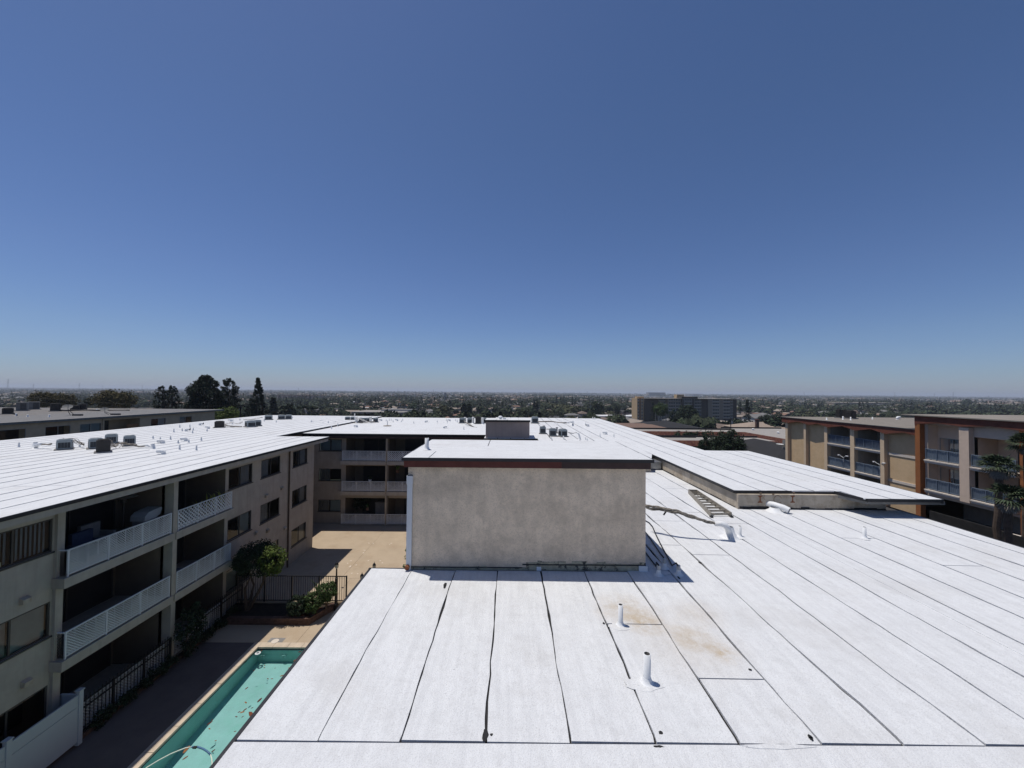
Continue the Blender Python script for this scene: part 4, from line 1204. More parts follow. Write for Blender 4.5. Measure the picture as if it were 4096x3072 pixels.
MB().tube([(b.x - .18, 13.5, ZL + .18), (b.x - .08, 13.3, ZL + .2), (b.x + .1, 13.05, ZL + .17), (b.x + .2, 12.92, ZL + .12)], [.095, .105, .10, .095], 14, caps=False).build('elbow', 'white_paint', t, True)
MB().tube([(b.x + .12, 13.03, ZL + .165), (b.x + .185, 12.94, ZL + .127)], .083, 12).build('dark_mouth', 'flashing', t)
MB().lathe([(.3, 0), (.2, .05), (.13, .14)], (b.x - .1, 13.2, ZL), 12).build('flashing', 'white_paint', t, True)
b = AZ(*Z3(950, 506), ZF)
t = thing('pipe_collar', 'round brown mat round the tall vent pipe of the cross wing roof', 'pipe collar', b)
MB().lathe([(.4, .0), (.38, .06), (.12, .10), (0, .1)], (b.x, b.y, ZF), 16).build('mat', 'line_set', t)

# ------------------------------------------------------------------ air conditioners
def ac_light(name='ac_unit', m='ac_light'):
    t = thing(name, '', 'air conditioner')
    ch = .1
    fp = [(-.5 + ch, -.5), (.5 - ch, -.5), (.5, -.5 + ch), (.5, .5 - ch), (.5 - ch, .5), (-.5 + ch, .5), (-.5, .5 - ch), (-.5, -.5 + ch)]
    MB().box(-.62, .62, -.62, .62, 0, .09).build('base_pad', 'pad', t)
    sc = lambda k: [(x * k, y * k) for x, y in fp]
    MB().prism(sc(.97), .10, .80).prism(sc(1.0), .61, .70).prism(sc(1.0), .1, .16).build('cabinet', m, t)
    if m == 'ac_light':
        for k in range(4):
            c, s = math.cos(k * math.pi / 2), math.sin(k * math.pi / 2)
            for j in range(4):
                u0, u1 = -.38 + j * .195, -.38 + j * .195 + .165
                q = MB(lambda u, d, z, c=c, s=s: (u * c - d * s, u * s + d * c, z))
                q.box(u0 - .008, u1 + .008, .47, .503, .17, .60)
                q.build('grille', 'ac_grille', t)
    else:
        q = MB()
        for j in range(9): q.prism(sc(.985), .17 + j * .065, .19 + j * .065)
        q.build('louvre', 'flashing', t, kind='stuff')
    MB().lathe([(.42, .80), (.42, .84), (.38, .86), (.36, .83), (.0, .83)], (0, 0, 0), 20).build('fan_ring', m, t, True)
    q = MB()
    for r_ in (.08, .16, .24, .32): q.lathe([(r_, .87 - r_ * .05), (r_ + .02, .875 - r_ * .05)], (0, 0, 0), 18)
    for k in range(6):
        a = k * math.pi / 3
        q.bar((0, 0, .865), (.37 * math.cos(a), .37 * math.sin(a), .85), .012)
    q.build('fan_guard', 'steel' if m == 'ac_light' else 'flashing', t)
    KIDS[t.name] = list(t.children)
    return t
def big_box_ac():
    t = thing('ac_unit', '', 'air conditioner')
    MB().box(-.65, .65, -.65, .65, 0, .08).build('base_pad', 'pad', t)
    MB().box(-.5, .5, -.5, .5, .09, .92).build('cabinet', 'grey_board', t)
    q = MB()
    for j in range(10): q.box(-.12, .42, -.515, -.50, .16 + j * .072, .20 + j * .072)
    q.build('louvre', 'flashing', t, kind='stuff')
    MB().box(-.53, .53, -.53, .53, .92, .97).build('lid', 'grey_board', t)
    KIDS[t.name] = list(t.children)
    return t
PROTO = {'light': ac_light(), 'dark': ac_light('ac_unit', 'ac_dark'), 'box': big_box_ac()}
used = {}
def ac(kind, label, p, wd, h, rot=0, group=None):
    o = PROTO[kind] if kind not in used else copy_tree(PROTO[kind])
    used[kind] = 1
    o.location = p
    o.rotation_euler = (0, 0, rot)
    o.scale = (wd, wd, h / .87)
    o['label'] = label
    if group: o['group'] = group
    elif 'group' in o: del o['group']
    return o
G1 = 'condensers in the near cluster on the left wing roof'
G2 = 'condensers in the middle cluster on the left wing roof'
G3 = 'condensers at the far end of the left wing roof'
G4 = 'condensers in a row at the back of the cross wing roof'
G5 = 'condensers behind the small rear penthouse'
G6 = 'three condensers right of the rear penthouse'
L = lambda x, y, zm, z, dy=.45: AZ(*zm(x, y), z) + Vector((0, dy, 0))
ac('light', 'leftmost pale louvred condenser of the near cluster, beside a white gooseneck', L(858, 930, Z1, ZR, .2), .58, .60, .80, G1)
ac('light', 'pale condenser half hidden behind the dark one in near cluster', L(1310, 915, Z1, ZR, .2), .58, .60, .85, G1)
ac('dark', 'dark brown condenser standing in front of the near cluster', L(1415, 972, Z1, ZR, .2), .54, .72, .80, G1)
ac('light', 'bluish condenser rearmost of the near cluster', L(1540, 840, Z1, ZR, .2), .55, .60, .75, G1)
ac('light', 'rightmost pale rusty condenser of the near cluster among tangled lines', L(1798, 876, Z1, ZR, .2), .52, .64, .8, G1)
ac('dark', 'lone dark brown condenser on the middle of the left wing roof', L(828, 798, Z2, ZR), .68, .60, .55, G2)
ac('light', 'front pale condenser of the pair right of the lone dark unit', L(1225, 790, Z2, ZR), .72, .60, .9, G2)
ac('light', 'rear pale condenser of the pair right of the lone dark unit', L(1315, 778, Z2, ZR), .62, .58, .6, G2)
ac('light', 'leftmost of three small condensers at far end of left wing roof', L(1467, 697, Z2, ZR), .72, .54, .5, G3)
ac('light', 'middle of three small condensers at far end of left wing roof', L(1632, 692, Z2, ZR), .70, .54, .55, G3)
ac('light', 'rightmost of three small condensers at far end of left wing roof', L(1722, 690, Z2, ZR), .62, .54, .5, G3)
for i, x in enumerate((440, 508, 610, 660, 705, 790)):
    ac('light', '%s pale condenser from the left in the row along cross wing roof' % ORD[i], L(x, 447 if i < 2 else 463, Z3, ZF), .52, .52, .3, G4)
for i, x in enumerate((1862, 1960, 2157)):
    ac('light', '%s pale condenser from the left beside the rear penthouse left wall' % ORD[i], L(x, 474, Z3, ZF), .60, .62, .1, G5)
ac('dark', 'dark boxy condenser between pale ones left of the rear penthouse', L(2062, 482, Z3, ZF), .64, .78, .1, G5)
ac('light', 'pale condenser peeking out right of the rear penthouse', L(715, 552, Z4, ZR), .72, .74, 0)
ac('light', 'left of three pale condensers right of the rear penthouse, flue on top', L(830, 706, Z4, ZR), .50, .62, -.05, G6)
ac('light', 'middle of three pale condensers right of the rear penthouse', L(975, 742, Z4, ZR), .54, .63, -.05, G6)
ac('light', 'right of three pale condensers right of the rear penthouse, nearest the pipe bend', L(1122, 748, Z4, ZR), .55, .62, .35, G6)
for x, y0, y1, lab in ((848, 610, 580, 'square grey flue cap standing on the left of three condensers'), (1036, 645, 603, 'square grey post between the middle and right condensers')):
    b = AZ(*Z4(x, 700), ZR) + Vector((0, .5, 0))
    z0, z1 = AY(*Z4(x, y0), b.y).z, AY(*Z4(x, y1), b.y).z
    t = thing('flue_cap', lab, 'flue', (b.x, b.y, z0))
    MB().box(b.x - .06, b.x + .06, b.y - .06, b.y + .06, z0 - (.0 if x < 900 else .6), z1 - .05).build('flue', 'steel', t)
    MB().box(b.x - .09, b.x + .09, b.y - .09, b.y + .09, z1 - .05, z1).build('cap', 'grey_board', t)
for i, (x, a, b_) in enumerate(((570, 398, 462), (743, 398, 462), (1905, 405, 470), (2003, 405, 475), (2118, 410, 480))):
    b = AZ(*Z3(x, b_), ZF); zt = AY(*Z3(x, a), b.y).z
    t = thing('duct_stack', '%s fat white duct from the left among the cross wing condensers' % ORD[i], 'duct', b, 'white ducts among the condensers')
    MB().lathe([(.13, 0), (.13, zt - ZF), (.16, zt - ZF), (.16, zt - ZF + .06), (0, zt - ZF + .1)], (b.x, b.y, ZF), 12).build('pipe', 'white_paint', t, True)
    MB().lathe([(.26, .005), (.14, .09)], (b.x, b.y, ZF), 12).build('flashing', 'white_paint', t, True)
# line sets: bundles of copper lines wandering between the units
def lines(label, pts, n=6, spread=.07, r=.018, m='line_set', seed=0, cat='pipe bundle', bend=None):
    rr_ = random.Random(seed)
    t = thing('line_set', label, cat, pts[0])
    for k in range(n):
        off = Vector((rr_.uniform(-1, 1), rr_.uniform(-1, 1), rr_.uniform(-.6, .9))) * spread
        ps = []
        P = [Vector(p) for p in pts]
        for i in range(len(P) - 1):
            for j in range(4):
                u = j / 4
                p0, p1, p2, p3 = P[max(0, i - 1)], P[i], P[i + 1], P[min(len(P) - 1, i + 2)]
                ps.append(.5 * ((2 * p1) + (p2 - p0) * u + (2 * p0 - 5 * p1 + 4 * p2 - p3) * u * u + (3 * p1 - p0 - 3 * p2 + p3) * u ** 3))
        ps.append(P[-1])
        M_ = len(ps)
        ps = [p + off * (1 - .75 * (i / (M_ - 1))) + Vector((0, 0, .25 * spread * math.sin(i * .9 + k))) for i, p in enumerate(ps)]
        MB().tube(ps, r * rr_.uniform(.7, 1.3), 6).build('refrigerant_line', m, t, True)
    return t
def gooseneck(label, pts, r=.08):
    t = thing('gooseneck_pipe', label, 'pipe', pts[-1])
    MB().tube(pts, r, 10).build('bend', 'white_paint', t, True)
    e = pts[-1]
    r1 = r[-1] * .75 if isinstance(r, list) else r
    MB().lathe([(r1 * 3.2, .004), (r1 * 2.0, .05), (r1 * 1.1, .3)], e, 12).build('flashing', 'white_paint', t, True)
    return t
A = lambda x, y, zm, z, dz=0: AZ(*zm(x, y), z) + Vector((0, 0, dz))
def aty(x, y, zm, yy): return AY(*zm(x, y), yy)
yy = A(1600, 920, Z1, ZR).y
lines('tangle of brown copper lines between the pale and dark condensers of near cluster', [aty(975, 790, Z1, 21.8), aty(1080, 800, Z1, 21.9), aty(1150, 835, Z1, 22), aty(1205, 850, Z1, 21.8)], 8, .16, .014, seed=1)
lines('tangle of brown lines right of the dark condenser in near cluster', [aty(1525, 830, Z1, 21.3), aty(1600, 890, Z1, 21.6), aty(1700, 840, Z1, 22), aty(1790, 830, Z1, 22)], 10, .2, .014, seed=2)
lines('brown line bundle running right from near cluster to a gooseneck', [aty(1780, 840, Z1, 22), aty(1900, 850, Z1, 22), aty(1990, 880, Z1, 22), aty(2090, 862, Z1, 22)], 5, .06, .02, seed=3)
gooseneck('white gooseneck pipe right of the near condenser cluster', [aty(2080, 862, Z1, 22), aty(2120, 860, Z1, 22), aty(2155, 880, Z1, 22), A(2180, 918, Z1, ZR)], .07)
lines('short brown line bundle left of the pale condenser in near cluster', [aty(750, 845, Z1, 21.3), aty(690, 850, Z1, 21.4), aty(640, 848, Z1, 21.5), aty(590, 845, Z1, 21.6)], 4, .05, .02, seed=4)
gooseneck('white gooseneck pipe at the left of the near condenser cluster', [aty(600, 843, Z1, 21.6), aty(560, 842, Z1, 21.6), aty(520, 860, Z1, 21.6), A(505, 895, Z1, ZR)], .08)
lines('thin brown lines joining the lone dark unit to the pale pair', [aty(885, 770, Z2, 34), aty(960, 765, Z2, 34.2), aty(1060, 780, Z2, 34.4), aty(1160, 775, Z2, 34.6)], 6, .1, .014, seed=5)
lines('pale looping cables between the lone dark unit and the pale pair', [aty(900, 770, Z2, 34.2), aty(1010, 730, Z2, 34.6), aty(1100, 745, Z2, 34.8), aty(1170, 720, Z2, 35)], 5, .16, .012, 'line_white', 6)
lines('white insulated lines running to the far left condensers', [aty(1420, 660, Z2, 43), aty(1320, 680, Z2, 43), aty(1230, 690, Z2, 43), aty(1185, 690, Z2, 42.5)], 4, .08, .03, 'line_white', 7)
lines('brown lines draped in front of the cross wing condensers', [aty(515, 460, Z3, 42), aty(580, 472, Z3, 41.8), aty(680, 455, Z3, 41.8), aty(800, 450, Z3, 42)], 5, .12, .025, seed=8)
lines('pale looping lines over the cross wing condensers', [aty(570, 405, Z3, 42), aty(640, 430, Z3, 41.7), aty(700, 455, Z3, 41.7), aty(760, 462, Z3, 41.8)], 4, .12, .02, 'line_white', 18)
lines('brown lines trailing from the condensers beside the rear penthouse', [aty(1900, 450, Z3, 41.5), aty(1950, 480, Z3, 40), aty(2000, 510, Z3, 38.7), aty(2050, 525, Z3, 38)], 4, .1, .03, seed=9)
lines('brown lines running right from behind the rear penthouse to a gooseneck', [aty(750, 525, Z4, 40), aty(900, 520, Z4, 40), aty(1050, 535, Z4, 39.5), aty(1180, 540, Z4, 39)], 5, .08, .025, seed=10)
gooseneck('white gooseneck pipe at the end of lines right of the rear penthouse', [aty(1170, 540, Z4, 39), aty(1210, 525, Z4, 39), aty(1240, 530, Z4, 39), A(1252, 552, Z4, ZR)], .08)
lines('pale line bundle leading right from the three condensers', [aty(1190, 680, Z4, 29.5), aty(1250, 690, Z4, 29.6), aty(1300, 680, Z4, 29.6), aty(1330, 690, Z4, 29.6)], 4, .04, .02, 'line_white', 11)
gooseneck('tall white bent pipe right of the three condensers', [aty(1315, 682, Z4, 29.4), aty(1340, 700, Z4, 29.4), aty(1345, 740, Z4, 29.4), A(1348, 785, Z4, ZR)], .05)
lines('dark lines linking the three condensers right of the rear penthouse', [aty(880, 630, Z4, 30.5), aty(960, 640, Z4, 30.2), aty(1040, 680, Z4, 30), aty(1100, 690, Z4, 29.8)], 3, .05, .016, seed=12)
# bundle across the low roof beside the front penthouse
B7 = zoom(2500, 2000, .24108)
yg = AZ(*B7(1735, 625), ZL).y
ps = [AY(*B7(340, 110), 11.2), AY(*B7(480, 135), 11.1), AY(*B7(680, 165), 10.9), AY(*B7(860, 200), 10.8), AY(*B7(1000, 245), 10.75), AY(*B7(1180, 305), 10.7), AY(*B7(1360, 360), 10.65), AY(*B7(1500, 390), 10.6)]
lines('long weathered bundle of lines from front penthouse to the gooseneck', ps, 11, .075, .0115, seed=21)
t = thing('pipe_support', 'small dark stick propping up the long bundle of lines', 'support', AY(*B7(660, 240), 10.9))
MB().tube([AY(*B7(640, 250), 10.9), AY(*B7(680, 190), 10.9)], .025, 6).build('prop', 'black_cable', t)
gooseneck('large white gooseneck pipe wrapped in coating on the lower roof', [AY(*B7(1490, 395), 10.6), AY(*B7(1590, 395), 10.58), AY(*B7(1665, 420), 10.55), AY(*B7(1710, 480), 10.5), AY(*B7(1725, 540), yg + .05), AZ(*B7(1735, 622), ZL)], [.06, .075, .08, .075, .085, .11])
for i, (pts, lab) in enumerate(((((330, 335), (400, 375), (455, 440), (520, 590), (620, 790), (700, 930), (780, 1085), (850, 1045), (880, 1090)), 'long black cable looping over the roof right of the penthouse'),
                     (((330, 520), (420, 640), (500, 760), (590, 890), (640, 955)), 'black cable from penthouse to the middle of three short posts'),
                     (((330, 850), (400, 950), (470, 1040), (515, 1095), (522, 1035), (560, 1085)), 'black cable hooked back to the left of three short posts'))):
    zz = [ZL + .035 for k in range(len(pts))]
    P = [AZ(*B7(*p), z) for p, z in zip(pts, zz)]
    P[-1] = AZ(*B7(*pts[-1]), ZL + .3)
    if len(pts) > 5: P[-2] = AZ(*B7(*pts[-2]), ZL + .3)
    t = thing('cable', lab, 'cable', P[0])
    MB().tube(P, .016, 6).build('sheath', 'black_cable', t, True)
for i, (x, y0, y1) in enumerate(((560, 1080, 1255), (655, 970, 1140), (888, 1080, 1250))):
    b = AZ(*B7(x, y1), ZL); zt = AY(*B7(x, y0), b.y).z
    t = thing('conduit_post', ('left', 'middle', 'right')[i] + ' of three short white conduit posts in the penthouse shadow', 'conduit', b, 'short white posts in the penthouse shadow')
    MB().tube([(b.x, b.y, ZL), (b.x, b.y, zt)], .032, 8).build('conduit', 'white_paint', t, True)
    MB().lathe([(.11, .004), (.06, .03), (.034, .14)], (b.x, b.y, ZL + .008), 12).build('flashing', 'white_paint', t, True)
    MB().lathe([(.04, 0), (.045, .05), (.04, .1)], (b.x, b.y, zt - .1), 8).build('cap', 'curtain', t, True)
# ladder lying on the roof
c4 = [AZ(*Z8(x, y), ZL + .1) for x, y in ((672, 500), (985, 825), (1262, 820), (790, 505))]
la = thing('ladder', 'old metal step ladder lying flat on the white roof beside curb', 'ladder', (c4[0] + c4[2]) * .5)
TL, BL, BR, TR = [Vector((p.x, p.y, ZL + .09)) for p in c4]
def rail_(a, b, z0, z1, nm='rail'):
    d = (b - a).normalized(); n_ = Vector((-d.y, d.x, 0)) * .02
    MB().prism([(a - n_).xy[:], (b - n_).xy[:], (b + n_).xy[:], (a + n_).xy[:]], z0, z1).build(nm, 'ladder_metal', la)
rail_(TL, BL, ZL + .02, ZL + .16); rail_(TR, BR, ZL + .02, ZL + .16)
for k in range(9):
    u = (k + .15) / 8.5
    a, b = TL.lerp(BL, u), TR.lerp(BR, u)
    rail_(a, b, ZL + .05, ZL + .10, 'step')
    if k:
        rail_(a.lerp(b, .05), TL.lerp(BL, u - .05).lerp(TR.lerp(BR, u - .05), .25), ZL + .06, ZL + .08, 'brace')
rail_(TL, TR, ZL + .02, ZL + .17, 'top_cap')
for a in (BL, BR):
    MB().box(a.x - .04, a.x + .04, a.y - .06, a.y + .04, ZL + .01, ZL + .06).build('foot', 'black_iron', la)
# grey duct beside the curb
b0, b1 = AZ(*Z5(308, 1105), ZL), AZ(*Z5(497, 1105), ZL)
t = thing('roof_duct', 'low grey metal duct box between front penthouse and stucco curb', 'duct', b0)
MB().box(b0.x - .6, b1.x, b0.y, b0.y + .9, ZL + .06, ZL + .36).build('body', 'steel', t)
MB().box(b0.x - .62, b1.x + .03, b0.y - .03, b0.y + .93, ZL + .36, ZL + .42).build('lid', 'steel', t)
for k in (0, 1): MB().box(b0.x - .3 + k * 1.0, b0.x - .1 + k * 1.0, b0.y + .1, b0.y + .8, ZL, ZL + .06).build('foot', 'pad', t)

# ================================================================== LEFT NEIGHBOUR
XN, ZN = -50.3, 7.56
MN = lambda u, d, z: (XN + d, u, z)
ln = thing('apartment_block', 'tan apartment block beyond the left wing with flat grey roof and dishes', 'apartment building', (XN, 50, 0))
nw = [(35.2, 40.25, 5.8, 6.85, ('shade', None)), (41.9, 44.3, 5.8, 6.84, (None, None)), (45.25, 47.6, 5.8, 6.84, ('shade', 'shade')), (54.15, 56.45, 5.77, 6.84, (None, 'shade')), (58.8, 61.05, 5.77, 6.82, ('shade', None))]
holes = [(*h[:4],) for h in nw] + [(47.95, 52.55, 5.0, 7.08, .02)]
mb = MB(MN)
wall(mb, 20, 65.75, 0, 7.35, 0, holes)
mb.quad((65.75, 0, 0), (65.75, -40, 0), (65.75, -40, 7.35), (65.75, 0, 7.35))
mb.build('wall', 'grey_wall', ln)
for h in nw: window(ln, MN, *h[:4], 0, h[4], 'alu')
recess(ln, MN, 47.95, 52.55, 5.0, 7.06, 'grey_wall', door=(.05, .5))
MB(MN).box(51.0, 52.75, -.25, -.2, 5.3, 6.35).build('board_panel', 'wood_board', ln)
MB(MN).box(47.7, 47.85, .0, .12, 0, 7.3).build('pilaster', 'grey_wall', ln)
roof = MB().box(-92, -50, 18, 67.4, ZN - .16, ZN - .02).build('roof', 'tar', ln)
sheets(roof, seams(-92, -61, 1.9), 18, 67.4, ZN, step=4, gap=(.02, .05), mname='grey_gravel_roof', splits=rsplits(20, 20, 66, 2, 30))
sheets(roof, seams(-61, -50, 1.0), 18, 67.4, ZN, step=2, gap=(.02, .05), mname='grey_sheet', splits=rsplits(20, 20, 66, 2, 31))
MB().box(-50.02, -49.97, 18, 67.42, ZN - .22, ZN + .01).box(-92, -50, 67.38, 67.43, ZN - .2, ZN + .01).build('fascia_board', 'grey_board', roof)
G = 'air conditioners on the grey neighbouring roof'
ac('box', 'left of two large grey box air conditioners on the grey roof', AZ(*Z1(232, 372), ZN) + Vector((0, .7, 0)), 1.06, 1.15, .75, G)
ac('box', 'right of two large grey box air conditioners on the grey roof', AZ(*Z1(405, 352), ZN) + Vector((0, .7, 0)), 1.13, 1.1, .95, G)
ac('dark', 'dark condenser left of the near satellite dish on the grey roof', AZ(*Z1(720, 378), ZN) + Vector((0, .6, 0)), 1.05, 1.2, .9, G)
ac('dark', 'dark condenser behind the near satellite dish on the grey roof', AZ(*Z1(940, 372), ZN) + Vector((0, 1.2, 0)), 1.05, .85, .85, G)
ac('dark', 'dark condenser with white papers between the two dishes', AZ(*Z1(1120, 366), ZN) + Vector((0, .6, 0)), 0.85, 1.05, .6, G)
ac('dark', 'dark condenser cut by the left border on the grey roof', AZ(*Z1(25, 420), ZN) + Vector((0, .6, 0)), 0.95, .85, .85, G)
for x, yb, yd, lab in ((1010, 441, 312, 'near satellite dish on a weighted base, grey roof beyond left wing'), (1560, 430, 350, 'farther satellite dish on a weighted base near the grey roof edge')):
    b = AZ(*Z1(x, yb), ZN) + Vector((0, .4, 0))
    dc_ = AY(*Z1(x - 45 if x < 1200 else x - 70, yd), b.y)
    t = thing('satellite_dish', lab, 'satellite dish', b)
    MB().box(b.x - .1, b.x + .9, b.y - .2, b.y + .2, ZN, ZN + .2).build('ballast_base', 'flashing', t)
    MB().tube([(b.x, b.y, ZN + .1), (dc_.x + .05, dc_.y, dc_.z - .3), (dc_.x, dc_.y + .1, dc_.z)], .03, 8).tube([(b.x - .5, b.y, ZN + .05), (dc_.x, dc_.y, dc_.z - .4)], .03, 6).build('mast', 'black_iron', t)
    Nn = Vector((.45, -.55, .70)).normalized()
    ua = Nn.cross(Vector((0, 0, 1))).normalized(); ub = Nn.cross(ua)
    vs, fs = [], []
    for i in range(6):
        r_ = .095 * i * (1.0 if x < 1200 else .9)
        for k in range(20):
            a = 2 * math.pi * k / 20
            vs.append(dc_ + ua * r_ * math.cos(a) * 1.0 + ub * r_ * math.sin(a) * .8 + Nn * (r_ * r_ * .25))
    for i in range(5):
        for k in range(20): fs.append((i * 20 + k, i * 20 + (k + 1) % 20, i * 20 + 20 + (k + 1) % 20, i * 20 + 20 + k))
    MB().add(vs, fs).build('reflector', 'grey_board', t, True)
    MB().tube([dc_ - ub * .35, dc_ + Nn * .4 - ub * .12], .03, 6).build('feed_arm', 'black_iron', t)
for i, (x, a, b_) in enumerate(((395, 420, 453), (703, 420, 457), (1382, 340, 366), (230, 405, 440))):
    vent_pipe('%s small dark vent pipe on the grey neighbouring roof' % ORD[i], *Z1(x, b_), Z1(x, a)[1], ZN, 'vent pipes on the grey roof', .07)
P_ = lambda x, y, dz=.12: AZ(*Z1(x, y), ZN) + Vector((0, 0, dz))
lines('dark pipe run along the grey roof between dishes and condensers', [P_(800, 375), P_(1000, 378), P_(1250, 372), P_(1500, 375), P_(1850, 370)], 4, .12, .05, 'black_iron', 33)
lines('dark pipe run at left border of the grey roof', [P_(60, 410), P_(130, 415), P_(200, 420), P_(245, 440)], 3, .08, .05, 'black_iron', 34)

# ================================================================== RIGHT NEIGHBOURS
XA = 39.0
MA = lambda u, d, z: (XA - d, u, z)
na = thing('apartment_block', 'tan apartment block with zigzag red brown fascia, blue balcony rails and flat roof', 'apartment building', (XA, 46, 0))
bays = [(47.26 - .01, 43.65), (43.14, 40.1)]
mb = MB(MA)
holes = [(43.65, 46.83, 5.28, 7.6, .02), (43.65, 46.83, 2.62, 4.98, .02), (43.65, 46.83, -.2, 2.3, .02), (40.1, 43.14, 5.28, 7.6, .02), (40.1, 43.14, 2.62, 4.98, .02), (40.1, 43.14, -.2, 2.3, .02)]
wall(mb, 36.0, 53.95, -.3, 7.75, 0, holes)
mb.quad((53.95, 0, -.3), (53.95, -24, -.3), (53.95, -24, 7.75), (53.95, 0, 7.75))
mb.quad((36, 0, -.3), (36, -24, -.3), (36, -24, 7.75), (36, 0, 7.75))
mb.build('wall', 'tan_wall', na)
for h in holes: recess(na, MA, h[0] + .002, h[1] - .002, h[2], h[3] - .01, 'stucco', 2.2, (.3, .9))
for (a, b) in ((53.5, 53.94), (50.2, 50.57), (46.83, 47.25), (43.14, 43.65), (39.67, 40.1)):
    MB(MA).box(a, b, .002, .42, -.3, 7.3).build('pillar', 'tan_pillar', na)
zz = [(54.3, 7.2), (53.1, 7.18), (51.25, 7.5), (49.4, 7.2), (48.1, 7.48), (46.4, 7.18), (44.4, 7.5), (42.75, 7.16), (40.9, 7.5), (39.3, 7.16), (37.5, 7.5), (36.05, 7.25)]
vs = [(u, .66, z) for u, z in zz] + [(u, .66, 7.86) for u, z in zz] + [(u, .55, z) for u, z in zz] + [(u, .55, 7.86) for u, z in zz]
n = len(zz)
MB(MA).add(vs, [(i, i + 1, n + i + 1, n + i) for i in range(n - 1)] + [(2 * n + i, 2 * n + i + 1, i + 1, i) for i in range(n - 1)] + [(2 * n + i, 2 * n + i + 1, 3 * n + i + 1, 3 * n + i) for i in range(n - 1)]).build('fascia_board', 'brown_fascia', na)
MB(MA).box(36.05, 54.3, -.3, .54, 7.62, 7.78).build('soffit', 'brown_fascia', na)
roof = MB(MA).box(36.02, 54.5, -24.5, .74, 7.87, 7.93).build('roof', 'tan_sheet', na)
sheets(roof, seams(XA - .76, XA + 23.5, 1.0), 36.02, 54.5, 7.95, step=3, gap=(.03, .07), mname='tan_sheet', splits=rsplits(30, 37, 53, 1, 35))
for zt, k in ((5.0, 0), (2.3, 1)):
    MB(MA).box(36.02, 39.66, .003, .06, zt, zt + .25).build('pale_band', 'pale_band', na)
def blue_balcony(par, M, u0, u1, zf, d, solid, mw='pale_band'):
    b = MB(M).box(u0, u1, -2.1, d + .1, zf - .28, zf - .1).box(u0, u1, -2.1, d + .18, zf - .1, zf).build('balcony', mw, par)
    zt = zf + 1.02
    MB(M).box(u0, u1, d - .03, d + .03, zt - .05, zt).box(u0, u1, d - .025, d + .025, zf + .08, zf + .13).build('rail', 'blue_rail_light', b)
    n = 3
    for i in range(n + 1):
        x = u0 + .03 + (u1 - u0 - .06) * i / n
        MB(M).box(x - .02, x + .02, d - .021, d + .04, zf, zt - .05).build('post', 'blue_rail_light', b)
    q = MB(M)
    k = int((u1 - u0) / .13)
    for i in range(1, k):
        x = u0 + (u1 - u0) * i / k
        q.box(x - .012, x + .012, d - .012, d + .012, zf + .13, zt - .05)
    q.build('picket', 'blue_rail_light', b, kind='stuff')
    q = MB(M)
    k = int((u1 - u0) / (.16 if solid else .42))
    for i in range(k):
        x0, x1 = u0 + (u1 - u0) * i / k, u0 + (u1 - u0) * (i + 1) / k
        o = .03 * (i % 2)
        q.quad((x0, d - .05 - o, zf + .13), (x1, d - .08 + o, zf + .13), (x1, d - .08 + o, zt - .06), (x0, d - .05 - o, zt - .06))
    q.build('privacy_screen', 'blue_rail' if solid else 'blue_rail_light', b)
    return b
for (u0, u1) in ((43.66, 46.82), (40.11, 43.13)):
    blue_balcony(na, MA, u0, u1, 5.28, .25, True)
    blue_balcony(na, MA, u0, u1, 2.6, .25, False)
for px, py, d_, lab in ((997, 915, 1, 'twin headed white floodlight bracket on the left lower blue balcony'), (1485, 1010, 1, 'twin headed white floodlight bracket on the right lower blue balcony')):
    p = AX(*Z6(px, py), XA - .3)
    t = thing('floodlight', lab, 'floodlight', p)
    MB(MA).bar((p.y, .33, p.z - .5), (p.y, .33, p.z), .03).bar((p.y, .33, p.z), (p.y + .35, .5, p.z + .22), .035).bar((p.y, .33, p.z), (p.y - .6, .5, p.z + .3), .035).build('bracket', 'white_paint', t)
    MB(MA).box(p.y + .3, p.y + .48, .42, .6, p.z + .18, p.z + .28).build('lamp_head', 'white_paint', t)
    MB(MA).box(p.y - .85, p.y - .55, .44, .58, p.z + .24, p.z + .32).build('lamp_head', 'white_paint', t)
G = 'dark condensers on the tan block roof'
for x, yb, wd, h, lab in ((1005, 385, .60, 1.2, 'tall narrow dark condenser at left of the trio on the tan block roof'), (1075, 380, .62, 1.15, 'grey condenser at the middle of the trio on the tan block roof'), (1165, 396, .92, 1.12, 'wide dark condenser at right of the trio on the tan block roof')):
    p = AZ(*Z6(x, yb), 7.96) + Vector((0, .8, 0))
    ac('dark', lab, p, wd, h, .3, G)
for i, (x, a, b_) in enumerate(((768, 375, 405), (988, 355, 402), (1093, 365, 410), (1388, 365, 397))):
    vent_pipe('%s small white vent pipe from the left on the tan block roof' % ORD[i], *Z6(x, b_), Z6(x, a)[1], 7.96, 'vent pipes on the tan block roof', .06, .2)
hood_vent('low pale vent hump near the right end of the tan block roof', *Z6(1725, 398), 7.96, .3, 1.5)

